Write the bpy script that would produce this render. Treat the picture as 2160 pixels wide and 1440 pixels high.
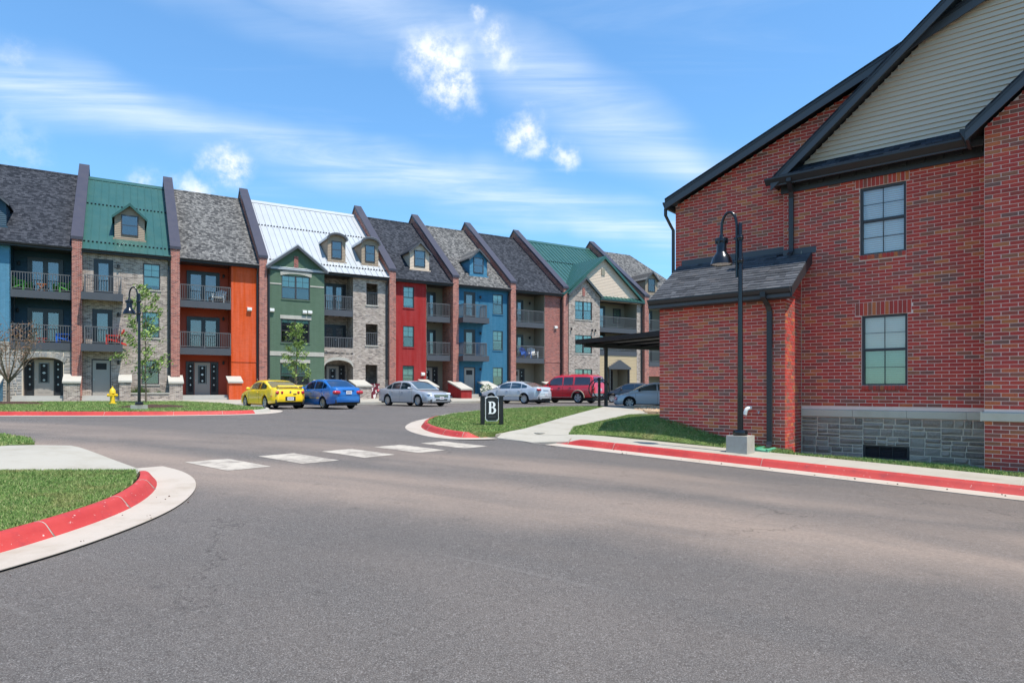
import bpy, bmesh, math, random
import numpy as np
from mathutils import Vector, Matrix, noise
from mathutils.geometry import delaunay_2d_cdt
R = math.radians
rnd = random.Random(7)
sc = bpy.context.scene
for o in list(bpy.data.objects): bpy.data.objects.remove(o)
col = sc.collection

# ------------------------------------------------------------ camera
cd = bpy.data.cameras.new('camera'); cam = bpy.data.objects.new('camera', cd); col.objects.link(cam)
cam.location = (0, 0, 1.66); cam.rotation_euler = (R(90), 0, 0)
cd.sensor_width = 36; cd.lens = 22.5; cd.shift_y = 0.0472; cd.clip_start = .1; cd.clip_end = 5000
sc.camera = cam
# ------------------------------------------------------------ light
SUN_EL, SUN_H = R(66), Vector((.765, -.644))
sd = bpy.data.lights.new('sun', 'SUN'); so = bpy.data.objects.new('sun', sd); col.objects.link(so)
sd.energy = 2.4; sd.angle = R(.55); sd.color = (1, .955, .88)
svec = Vector((SUN_H.x*math.cos(SUN_EL), SUN_H.y*math.cos(SUN_EL), math.sin(SUN_EL)))
so.rotation_euler = svec.to_track_quat('Z', 'Y').to_euler(); so.location = svec*60
sc.view_settings.view_transform = 'Standard'; sc.view_settings.look = 'None'
sc.view_settings.exposure = 1.42; sc.view_settings.gamma = 1
SKY_STRENGTH = .15

class NT:
    """small wrapper to write node trees tersely"""
    def __init__(s, t): s.t = t; s.n = t.nodes; s.l = t.links
    def new(s, ty, **k):
        n = s.n.new(ty)
        for a, b in k.items(): setattr(n, a, b)
        return n
    def put(s, sock, v):
        if hasattr(v, 'is_output') or isinstance(v, bpy.types.NodeSocket): s.l.new(v, sock)
        else: sock.default_value = v
    def math(s, op, a, b=0., c=None, clamp=False):
        n = s.new('ShaderNodeMath', operation=op, use_clamp=clamp)
        s.put(n.inputs[0], a); s.put(n.inputs[1], b)
        if c is not None: s.put(n.inputs[2], c)
        return n.outputs[0]
    def vmath(s, op, a, b=(0, 0, 0), out=0):
        n = s.new('ShaderNodeVectorMath', operation=op)
        s.put(n.inputs[0], a)
        if op == 'SCALE': s.put(n.inputs[3], b)
        else: s.put(n.inputs[1], b)
        return n.outputs[out]
    def noise(s, vec, scale, detail=3., rough=.5, dist=0.):
        n = s.new('ShaderNodeTexNoise')
        if vec is not None: s.put(n.inputs['Vector'], vec)
        n.inputs['Scale'].default_value = scale; n.inputs['Detail'].default_value = detail
        n.inputs['Roughness'].default_value = rough; n.inputs['Distortion'].default_value = dist
        return n.outputs['Fac']
    def mix(s, f, a, b, blend='MIX'):
        n = s.new('ShaderNodeMix', data_type='RGBA', blend_type=blend)
        s.put(n.inputs[0], f); s.put(n.inputs[6], a if not isinstance(a, tuple) else a4(a)); s.put(n.inputs[7], b if not isinstance(b, tuple) else a4(b))
        return n.outputs[2]
    def ramp(s, f, stops, interp='LINEAR'):
        n = s.new('ShaderNodeValToRGB'); r = n.color_ramp; r.interpolation = interp
        while len(r.elements) < len(stops): r.elements.new(.5)
        for e, (p, c) in zip(r.elements, stops):
            e.position = p; e.color = a4(c) if isinstance(c, tuple) else (c, c, c, 1)
        s.put(n.inputs[0], f); return n.outputs[0]
    def sep(s, v):
        n = s.new('ShaderNodeSeparateXYZ'); s.put(n.inputs[0], v); return n.outputs
    def comb(s, x, y, z):
        n = s.new('ShaderNodeCombineXYZ'); s.put(n.inputs[0], x); s.put(n.inputs[1], y); s.put(n.inputs[2], z); return n.outputs[0]
    def mrange(s, v, a, b, c=0., d=1., smooth=True):
        n = s.new('ShaderNodeMapRange', interpolation_type='SMOOTHSTEP' if smooth else 'LINEAR')
        s.put(n.inputs[0], v)
        for i, q in enumerate((a, b, c, d)): n.inputs[1+i].default_value = q
        return n.outputs[0]
def a4(c): return tuple(c) if len(c) == 4 else (c[0], c[1], c[2], 1.)

# ------------------------------------------------------------ sky
w = bpy.data.worlds.new('World'); sc.world = w; w.use_nodes = True
t = NT(w.node_tree); t.n.clear()
wo = t.new('ShaderNodeOutputWorld'); bg = t.new('ShaderNodeBackground'); t.l.new(bg.outputs[0], wo.inputs[0])
sky = t.new('ShaderNodeTexSky', sky_type='NISHITA'); sky.sun_disc = False
sky.sun_elevation = SUN_EL; sky.sun_rotation = math.atan2(SUN_H.x, SUN_H.y)
sky.air_density = 1.0; sky.dust_density = .35; sky.ozone_density = 1.0; sky.altitude = 300
d = t.new('ShaderNodeTexCoord').outputs['Generated']
def pdir(x, y): return Vector(((x-1080)/1350, 1, (822-y)/1350)).normalized()
n1 = t.new('ShaderNodeTexNoise'); t.l.new(d, n1.inputs['Vector']); n1.inputs['Scale'].default_value = 13; n1.inputs['Detail'].default_value = 7; n1.inputs['Roughness'].default_value = .58
warp = t.vmath('SCALE', t.vmath('SUBTRACT', n1.outputs['Color'], (.5, .5, .5)), .085)
dw = t.vmath('ADD', d, warp)
fine = t.noise(d, 46, 7, .66)
mask = None
for (x, y, r_, amp) in ((925, 130, 60, 1.), (950, 185, 52, 1.), (890, 100, 26, .6), (1052, 98, 38, .9), (1000, 88, 26, .45), (1000, 30, 18, .6), (1100, 275, 40, .9), (1125, 312, 32, .7), (1190, 325, 32, .8), (470, 345, 40, .95), (415, 345, 18, .4), (405, 405, 36, .9), (310, 385, 30, .55), (35, 108, 20, .4), (30, 285, 45, .28), (60, 335, 30, .32),
                        (2600, 100, 120, 1), (-700, 120, 110, 1), (1250, -900, 150, .9)):
    df = t.vmath('MULTIPLY', t.vmath('SUBTRACT', dw, tuple(pdir(x, y))), (1, 1, 1.25))
    ln = t.vmath('LENGTH', df, out=1)
    rr = r_/1350
    m = t.mrange(ln, rr*1.55, rr*.15, 0, amp)
    mask = m if mask is None else t.math('MAXIMUM', mask, m)
mask = t.math('MULTIPLY', mask, t.mrange(fine, .28, .62, .35, 1.0))
mask = t.math('POWER', t.math('MULTIPLY', mask, .97, clamp=True), 1.25)
# cirrus: long wind-drawn bands right across the sky
xyz = t.sep(d)
zz = t.math('MAXIMUM', xyz[2], .04)
pl = t.comb(t.math('DIVIDE', xyz[0], zz), t.math('DIVIDE', xyz[1], zz), 0.)
def band(p, q, wid, amp, seed):
    nrm = pdir(*p).cross(pdir(*q)).normalized()
    wv = t.vmath('ADD', d, t.vmath('SCALE', t.vmath('SUBTRACT', t_lo, (.5, .5, .5)), .16))
    dd = t.math('ABSOLUTE', t.vmath('DOT_PRODUCT', wv, tuple(nrm), out=1))
    return t.mrange(dd, wid, 0, 0, amp)
nlo = t.new('ShaderNodeTexNoise'); t.l.new(d, nlo.inputs['Vector']); nlo.inputs['Scale'].default_value = 2.6; nlo.inputs['Detail'].default_value = 4
t_lo = nlo.outputs['Color']
rot = t.new('ShaderNodeMapping'); t.l.new(pl, rot.inputs[0]); rot.inputs['Rotation'].default_value = (0, 0, R(28)); rot.inputs['Scale'].default_value = (.30, 1.5, 1)
wisp = t.noise(rot.outputs[0], 1.6, 7, .62, .6)
b = t.math('MAXIMUM', band((700, 320), (1420, 480), .050, .62, 1), band((1060, 150), (1500, 365), .070, .55, 2))
b = t.math('MAXIMUM', b, band((330, -30), (760, 95), .04, .22, 3))
b = t.math('MULTIPLY', b, t.mrange(wisp, .34, .68, .22, 1.0))
veil = t.math('MULTIPLY', t.mrange(wisp, .50, .82), .15)
ci = t.math('MULTIPLY', t.math('MAXIMUM', b, veil), t.mrange(xyz[2], .0, .12))
lum = t.vmath('DOT_PRODUCT', sky.outputs[0], (.25, .5, .25), out=1)
skyc = t.vmath('SCALE', sky.outputs[0], t.math('DIVIDE', .93, t.math('ADD', .80, t.math('MULTIPLY', lum, .08))))
skyc = t.mix(1.0, skyc, (.40, .60, .695), 'MULTIPLY')
c1 = t.mix(ci, skyc, (2.6, 2.85, 3.15))
shade = t.mix(t.mrange(fine, .3, .7), (2.05, 2.3, 2.7), (3.0, 3.08, 3.15))
c2 = t.mix(mask, c1, shade)
t.l.new(c2, bg.inputs[0]); bg.inputs[1].default_value = SKY_STRENGTH

# ------------------------------------------------------------ helpers: materials
MATS = {}
def mat(name, base=None, rough=.6, metal=0., spec=.5, coat=0., emis=None):
    m = bpy.data.materials.new(name); m.use_nodes = True; MATS[name] = m
    k = NT(m.node_tree); p = m.node_tree.nodes['Principled BSDF']
    if base is not None: p.inputs['Base Color'].default_value = a4(base)
    p.inputs['Roughness'].default_value = rough; p.inputs['Metallic'].default_value = metal
    p.inputs['Specular IOR Level'].default_value = spec; p.inputs['Coat Weight'].default_value = coat
    return m, k, p
def bump(k, p, h, strength=.3, dist=.01):
    b = k.new('ShaderNodeBump'); b.inputs['Strength'].default_value = strength; b.inputs['Distance'].default_value = dist
    k.put(b.inputs['Height'], h); k.l.new(b.outputs[0], p.inputs['Normal'])
def objco(k): return k.new('ShaderNodeTexCoord').outputs['Object']
def worldco(k): return k.new('ShaderNodeNewGeometry').outputs['Position']
def tinted(name, base, rough=.6, var=.12, scale=3., metal=0., spec=.5, bmp=0., bscale=60., coat=0.):
    """plain material with slow weathering and fine grain"""
    m, k, p = mat(name, base, rough, metal, spec, coat)
    c = worldco(k)
    n = k.noise(c, scale, 5, .6); n2 = k.noise(c, bscale, 3, .6)
    v = k.math('ADD', k.math('MULTIPLY', k.math('SUBTRACT', n, .5), var*2), k.math('MULTIPLY', k.math('SUBTRACT', n2, .5), var))
    hs = k.new('ShaderNodeHueSaturation'); hs.inputs['Color'].default_value = a4(base)
    k.put(hs.inputs['Value'], k.math('ADD', 1., v)); k.l.new(hs.outputs[0], p.inputs['Base Color'])
    k.put(p.inputs['Roughness'], k.math('ADD', rough, k.math('MULTIPLY', k.math('SUBTRACT', n, .5), .25), clamp=True))
    if bmp: bump(k, p, n2, bmp, .004)
    return m
def facevec(k, scale=1.):
    """(along, up) coordinates of a vertical wall in its own frame, picked by which way the face looks"""
    c = k.sep(objco(k)); nn = k.new('ShaderNodeTexCoord').outputs['Normal']; ns = k.sep(nn)
    side = k.math('GREATER_THAN', k.math('ABSOLUTE', ns[0]), k.math('ABSOLUTE', ns[1]))
    h = k.math('ADD', k.math('MULTIPLY', c[0], k.math('SUBTRACT', 1., side)), k.math('MULTIPLY', c[1], side))
    return k.comb(h, c[2], 0.)
def brickmat(name, cols, mortar, bl=.254, bh=.0762, joint=.011, painted=False, var=.1, bstr=.5):
    m, k, p = mat(name, None, .85, spec=.25)
    v = facevec(k)
    b = k.new('ShaderNodeTexBrick'); k.put(b.inputs['Vector'], v)
    b.offset = .5; b.inputs['Scale'].default_value = 1
    b.inputs['Brick Width'].default_value = bl; b.inputs['Row Height'].default_value = bh
    b.inputs['Mortar Size'].default_value = joint/2; b.inputs['Mortar Smooth'].default_value = .2; b.inputs['Bias'].default_value = 0
    b.inputs['Color1'].default_value = (0, 0, 0, 1); b.inputs['Color2'].default_value = (1, 1, 1, 1); b.inputs['Mortar'].default_value = (.5, .5, .5, 1)
    val = k.sep(b.outputs['Color'])[0]
    n = k.noise(worldco(k), 1.3, 5, .6); g = k.noise(objco(k), 55, 3, .6)
    stops = [(i/max(1, len(cols)-1), c) for i, c in enumerate(cols)]
    bc = k.ramp(val, stops, 'LINEAR')
    fac = b.outputs['Fac']
    c = k.mix(fac, bc, mortar)
    fv = k.sep(v); streak = k.noise(k.comb(k.math('MULTIPLY', fv[0], 3.2), k.math('MULTIPLY', fv[1], .22), 0.), 1., 4, .65)
    hs = k.new('ShaderNodeHueSaturation'); k.put(hs.inputs['Color'], c)
    k.put(hs.inputs['Saturation'], k.math('SUBTRACT', 1.12, k.math('MULTIPLY', streak, .24)))
    k.put(hs.inputs['Value'], k.math('ADD', k.math('ADD', .86, k.math('MULTIPLY', streak, .28)), k.math('ADD', k.math('MULTIPLY', k.math('SUBTRACT', n, .5), var*2.4), k.math('MULTIPLY', k.math('SUBTRACT', g, .5), var*2))))
    k.l.new(hs.outputs[0], p.inputs['Base Color'])
    bump(k, p, k.math('ADD', k.math('SUBTRACT', 1., fac), k.math('MULTIPLY', g, .25)), bstr, .012)
    return m
def shinglemat(name, cols, tab=.19, row=.15):
    m, k, p = mat(name, None, .95, spec=.15)
    c = k.sep(objco(k))
    v = k.comb(c[0], k.math('MULTIPLY', c[2], 1.6), 0.)
    b = k.new('ShaderNodeTexBrick'); k.put(b.inputs['Vector'], v); b.offset = .37; b.offset_frequency = 2; b.squash = .8; b.squash_frequency = 3
    b.inputs['Scale'].default_value = 1; b.inputs['Brick Width'].default_value = tab; b.inputs['Row Height'].default_value = row
    b.inputs['Mortar Size'].default_value = .004; b.inputs['Mortar Smooth'].default_value = .5
    b.inputs['Color1'].default_value = (0, 0, 0, 1); b.inputs['Color2'].default_value = (1, 1, 1, 1); b.inputs['Mortar'].default_value = (.2, .2, .2, 1)
    val = k.sep(b.outputs['Color'])[0]
    val = k.math('ADD', val, k.math('MULTIPLY', k.math('SUBTRACT', k.noise(objco(k), 9, 4, .7), .5), .9), clamp=True)
    cc = k.ramp(val, [(i/max(1, len(cols)-1), q) for i, q in enumerate(cols)])
    cc = k.mix(k.math('MULTIPLY', b.outputs['Fac'], .7), cc, tuple(x*.3 for x in cols[0]))
    g = k.noise(objco(k), 90, 2, .6); n = k.noise(objco(k), .6, 4)
    hs = k.new('ShaderNodeHueSaturation'); k.put(hs.inputs['Color'], cc); k.put(hs.inputs['Value'], k.math('ADD', .62, k.math('ADD', k.math('MULTIPLY', g, .4), k.math('MULTIPLY', n, .35))))
    k.l.new(hs.outputs[0], p.inputs['Base Color'])
    bump(k, p, k.math('SUBTRACT', 1., b.outputs['Fac']), .6, .015)
    return m
def glassmat(name, tint=(.75, .85, .83), refl=.08, rough=.02):
    """window pane: clear sheet that mirrors more at a slant"""
    m = bpy.data.materials.new(name); m.use_nodes = True; k = NT(m.node_tree); k.n.clear(); MATS[name] = m
    out = k.new('ShaderNodeOutputMaterial'); tr = k.new('ShaderNodeBsdfTransparent'); gl = k.new('ShaderNodeBsdfGlossy')
    tr.inputs[0].default_value = a4(tint); gl.inputs['Roughness'].default_value = rough; gl.inputs[0].default_value = (1, 1, 1, 1)
    fr = k.new('ShaderNodeFresnel'); fr.inputs[0].default_value = 1.5
    f = k.math('ADD', k.math('MULTIPLY', fr.outputs[0], 1.4), refl, clamp=True)
    mx = k.new('ShaderNodeMixShader'); k.put(mx.inputs[0], f); k.l.new(tr.outputs[0], mx.inputs[1]); k.l.new(gl.outputs[0], mx.inputs[2])
    k.l.new(mx.outputs[0], out.inputs[0]); return m
def islandmat(name, cols, rough=.85, spec=.25, bstr=.35, mottle=.45, gscale=70.):
    """one colour per loose piece, each piece mottled: bricks, stones, shingles"""
    m, k, p = mat(name, None, rough, spec=spec)
    g = k.new('ShaderNodeNewGeometry'); oi = k.new('ShaderNodeObjectInfo')
    r = k.math('FRACT', k.math('ADD', g.outputs['Random Per Island'], k.math('MULTIPLY', oi.outputs['Random'], 7.31)))
    pc = g.outputs['Position']
    n = k.noise(pc, 6., 4, .65); n2 = k.noise(pc, gscale, 4, .65)
    r2 = k.math('ADD', r, k.math('MULTIPLY', k.math('SUBTRACT', n2, .5), mottle*.4), clamp=True)
    c = k.ramp(r2, [(i/max(1, len(cols)-1), q) for i, q in enumerate(cols)])
    hs = k.new('ShaderNodeHueSaturation'); k.put(hs.inputs['Color'], c)
    k.put(hs.inputs['Value'], k.math('ADD', 1., k.math('ADD', k.math('ADD', k.math('MULTIPLY', k.math('SUBTRACT', n, .5), mottle*.6), k.math('MULTIPLY', k.math('SUBTRACT', k.noise(pc, .7, 4, .6), .5), .45)), k.math('MULTIPLY', k.math('SUBTRACT', n2, .5), mottle*1.6))))
    k.l.new(hs.outputs[0], p.inputs['Base Color'])
    bump(k, p, n2, bstr, .006); return m

# ------------------------------------------------------------ helpers: meshes and objects
BASE = {}
class MB:
    def __init__(s): s.v = []; s.f = []; s.mi = []
    def add(s, vs, fs, mi=0):
        n = len(s.v); s.v += [tuple(q) for q in vs]; s.f += [[i+n for i in f] for f in fs]; s.mi += [mi]*len(fs); return s
    def box(s, x0, x1, y0, y1, z0, z1, mi=0):
        vs = [(x, y, z) for z in (z0, z1) for y in (y0, y1) for x in (x0, x1)]
        return s.add(vs, [(0, 2, 3, 1), (4, 5, 7, 6), (0, 1, 5, 4), (2, 6, 7, 3), (0, 4, 6, 2), (1, 3, 7, 5)], mi)
    def poly(s, pts, mi=0): return s.add(pts, [list(range(len(pts)))], mi)
    def prism(s, pts, ax, a, b, mi=0):
        """extrude a 2D outline along an axis; outline is (y,z) for x, (x,z) for y, (x,y) for z"""
        mk = {'x': lambda p, q: (q, p[0], p[1]), 'y': lambda p, q: (p[0], q, p[1]), 'z': lambda p, q: (p[0], p[1], q)}[ax]
        n = len(pts); vs = [mk(p, a) for p in pts]+[mk(p, b) for p in pts]
        return s.add(vs, [list(range(n))[::-1], list(range(n, 2*n))]+[(i, (i+1) % n, n+(i+1) % n, n+i) for i in range(n)], mi)
    def tube(s, pts, r, n=8, mi=0, cap=True):
        pts = [Vector(p) for p in pts]; rs = r if isinstance(r, (list, tuple)) else [r]*len(pts)
        vs = []; fs = []; up = None
        for i, p in enumerate(pts):
            dd = (pts[min(i+1, len(pts)-1)]-pts[max(i-1, 0)]).normalized()
            a = dd.cross(Vector((0, 0, 1)) if abs(dd.z) < .9 else Vector((0, 1, 0))).normalized() if up is None else (up-dd*up.dot(dd)).normalized()
            up = a; bb = dd.cross(a)
            vs += [p+(a*math.cos(2*math.pi*j/n)+bb*math.sin(2*math.pi*j/n))*rs[i] for j in range(n)]
        for i in range(len(pts)-1):
            fs += [(i*n+j, i*n+(j+1) % n, (i+1)*n+(j+1) % n, (i+1)*n+j) for j in range(n)]
        if cap: fs += [list(range(n))[::-1], [(len(pts)-1)*n+j for j in range(n)]]
        return s.add(vs, fs, mi)
    def lathe(s, prof, n=20, c=(0, 0, 0), ax='z', mi=0, cap=True):
        vs = []; fs = []
        for (r, h) in prof:
            for j in range(n):
                a = 2*math.pi*j/n; p = (r*math.cos(a), r*math.sin(a), h)
                if ax == 'y': p = (p[0], p[2], p[1])
                if ax == 'x': p = (p[2], p[0], p[1])
                vs.append((p[0]+c[0], p[1]+c[1], p[2]+c[2]))
        for i in range(len(prof)-1):
            fs += [(i*n+j, i*n+(j+1) % n, (i+1)*n+(j+1) % n, (i+1)*n+j) for j in range(n)]
        if cap and prof[0][0] > 1e-4: fs.append(list(range(n))[::-1])
        if cap and prof[-1][0] > 1e-4: fs.append([(len(prof)-1)*n+j for j in range(n)])
        return s.add(vs, fs, mi)
    def build(s, name, m, parent=None, smooth=None, fixn=True):
        return mkobj(name, s.v, s.f, m, parent, smooth, fixn, s.mi)
def mkobj(name, vs, fs, m, parent=None, smooth=None, fixn=False, mi=None):
    bx = BASE.get(parent.name, (0, 0, 0)) if parent else (0, 0, 0)
    me = bpy.data.meshes.new(name)
    me.from_pydata([(q[0]-bx[0], q[1]-bx[1], q[2]-bx[2]) for q in vs], [], fs)
    for q in (m if isinstance(m, (list, tuple)) else [m]): me.materials.append(MATS[q] if isinstance(q, str) else q)
    if mi and any(mi):
        for pg, i in zip(me.polygons, mi): pg.material_index = i
    if fixn:
        b = bmesh.new(); b.from_mesh(me); bmesh.ops.recalc_face_normals(b, faces=b.faces); b.to_mesh(me); b.free()
    if smooth is not None:
        me.polygons.foreach_set('use_smooth', [True]*len(me.polygons)); me.set_sharp_from_angle(angle=R(smooth))
    o = bpy.data.objects.new(name, me); col.objects.link(o)
    if parent:
        o.parent = parent; BASE[o.name] = bx
    return o
def tag(o, label=None, cat=None, group=None, kind=None):
    for a, b in (('label', label), ('category', cat), ('group', group), ('kind', kind)):
        if b: o[a] = b
    return o
class Frame:
    def __init__(s, ox, oy, ang): s.o = Vector((ox, oy, 0)); s.a = ang; s.c = math.cos(ang); s.s = math.sin(ang)
    def w(s, x, y, z=0.): return Vector((s.o.x+x*s.c-y*s.s, s.o.y+x*s.s+y*s.c, z))
    def thing(s, name, label, cat, x, y, z, group=None):
        """an Empty at (x,y,z) of this frame; parts are then written in frame coordinates"""
        e = bpy.data.objects.new(name, None); col.objects.link(e); e.empty_display_size = .2
        e.location = s.w(x, y, z); e.rotation_euler = (0, 0, s.a); BASE[e.name] = (x, y, z)
        return tag(e, label, cat, group)
    def one(s, mb, name, m, label, cat, x, y, z, group=None, smooth=None, kind=None):
        """a single-mesh thing written in frame coordinates"""
        ob = mkobj(name, [(q[0]-x, q[1]-y, q[2]-z) for q in mb.v], mb.f, m, None, smooth, True, mb.mi)
        ob.location = s.w(x, y, z); ob.rotation_euler = (0, 0, s.a); return tag(ob, label, cat, group, kind)
WORLD = Frame(0, 0, 0)
ROW = Frame(-25.58, 37.66, math.atan2(.5185, .855))      # x along the terrace, y into the houses
RB = Frame(0, 0, math.atan2(-.644, .765))                # x along the brick building's front, y into it
def TX(tt): return -tt-.306                               # distance measured leftwards along the brick front
def copy_tree(o, parent=None):
    c = o.copy(); col.objects.link(c); c.parent = parent
    for ch in list(o.children): copy_tree(ch, c)
    return c

# ------------------------------------------------------------ ground heights
P0, AX = (7.58, 9.48), (-.765, .644)
def sp(v): return math.log1p(math.exp(v)) if v < 30 else v
def gz(X, Y):
    tt = (X-P0[0])*AX[0]+(Y-P0[1])*AX[1]
    s_ = 19-3*sp((19-tt)/3)
    s_ = -14+3*sp((s_+14)/3)
    return .01+.0385*s_
def rbtc(X, Y): return (X-P0[0])*AX[0]+(Y-P0[1])*AX[1], X*.644+Y*.765
def rowd(X, Y): return (X+25.58)*.5185-(Y-37.66)*.855
def sm(v, a, b):
    q = min(1, max(0, (v-a)/(b-a))); return q*q*(3-2*q)
def zlawn(X, Y):
    z = gz(X, Y)+.15
    d_ = rowd(X, Y)
    if d_ < 16: z += .12*sm(d_, 14, 3)
    tt, c = rbtc(X, Y)
    if 2 < tt < 14 and 12.7 < c < 20: z += .52*math.exp(-((tt-7.4)/1.9)**2)*sm(c, 13.9, 14.62)*(1-sm(c, 15.6, 18.5))
    return z
def zwalk(X, Y):
    d_ = rowd(X, Y)
    return gz(X, Y)+.15-.138*(1-sm(math.hypot(X-.1, Y-15.75), .75, 2.1))+(.14*sm(d_, 6, 1.5) if d_ < 16 else 0)
def sheet(name, poly, m, zf, off=0., res=.5, parent=None, kind='structure', skirt=0., label=None):
    """a polygon draped on a height function"""
    P = [Vector(q) for q in poly]; ring = []
    for a, b_ in zip(P, P[1:]+P[:1]):
        n = max(1, int((b_-a).length/res)); ring += [a+(b_-a)*(i/n) for i in range(n)]
    def inside(x, y):
        c = False
        for a, b_ in zip(P, P[1:]+P[:1]):
            if (a.y > y) != (b_.y > y) and x < (b_.x-a.x)*(y-a.y)/(b_.y-a.y)+a.x: c = not c
        return c
    x0, x1 = min(q.x for q in P), max(q.x for q in P); y0, y1 = min(q.y for q in P), max(q.y for q in P)
    pts = list(ring); ne = len(ring)
    for i in range(int((x1-x0)/res)+1):
        for j in range(int((y1-y0)/res)+1):
            x, y = x0+(i+.5)*res, y0+(j+.5)*res
            if inside(x, y) and min((x-q.x)**2+(y-q.y)**2 for q in ring) > (.35*res)**2: pts.append(Vector((x, y)))
    v2, _, fs, *_r = delaunay_2d_cdt([Vector((q.x, q.y)) for q in pts], [(i, (i+1) % ne) for i in range(ne)], [list(range(ne))], 1, 1e-5)
    vs = [(q.x, q.y, zf(q.x, q.y)+off) for q in v2]; fs = [list(f) for f in fs]
    if skirt:
        n = len(vs); vs += [(q.x, q.y, zf(q.x, q.y)+off-skirt) for q in ring]
        k0 = len(vs)-ne
        top = len(vs); vs += [(q.x, q.y, zf(q.x, q.y)+off) for q in ring]
        fs += [(top+i, top+(i+1) % ne, k0+(i+1) % ne, k0+i) for i in range(ne)]
    o = mkobj(name, vs, fs, m, parent, None, True)
    if kind: o['kind'] = kind
    if label: o['label'] = label
    return o
def grid(name, xs, ys, m, zf, off=0.):
    vs = [(x, y, zf(x, y)+off) for y in ys for x in xs]; n = len(xs)
    fs = [(j*n+i, j*n+i+1, (j+1)*n+i+1, (j+1)*n+i) for j in range(len(ys)-1) for i in range(n-1)]
    o = mkobj(name, vs, fs, m, None, 60); o['kind'] = 'structure'; return o
def smoothline(pts, n=6, closed=False):
    P = [Vector(q) for q in pts]; out = []; L = len(P)
    for i in range(L-1 if not closed else L):
        p0 = P[max(i-1, 0)] if not closed else P[i-1]; p1 = P[i]; p2 = P[(i+1) % L]; p3 = P[min(i+2, L-1)] if not closed else P[(i+2) % L]
        for j in range(n):
            u = j/n
            out.append(.5*((2*p1)+(-p0+p2)*u+(2*p0-5*p1+4*p2-p3)*u*u+(-p0+3*p1-3*p2+p3)*u**3))
    if not closed: out.append(P[-1])
    return out
def sweep(line, prof, zf, side=1, taper=(0, 0)):
    """loft a (offset, height) profile along a plan line; positive offset is to the left of travel times side"""
    mb = MB(); n = len(prof); vs = []; fs = []
    for i, p in enumerate(line):
        dd = (line[min(i+1, len(line)-1)]-line[max(i-1, 0)]).normalized(); nn = Vector((-dd.y, dd.x))*side
        da = sum((line[j+1]-line[j]).length for j in range(min(i, 8))) if i < 8 else 9; db = sum((line[-1-j]-line[-2-j]).length for j in range(min(len(line)-1-i, 8))) if len(line)-1-i < 8 else 9
        k_ = (sm(da, -.05, taper[0]) if taper[0] else 1)*(sm(db, -.05, taper[1]) if taper[1] else 1)
        for (o_, h) in prof:
            q = p+nn*o_; vs.append((q.x, q.y, zf(p.x, p.y)+(h*k_ if h > .02 else h)))
    for i in range(len(line)-1):
        fs += [(i*n+j, i*n+j+1, (i+1)*n+j+1, (i+1)*n+j) for j in range(n-1)]
    fs += [list(range(n)), [(len(line)-1)*n+j for j in range(n)]]
    return mb.add(vs, fs)

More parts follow.
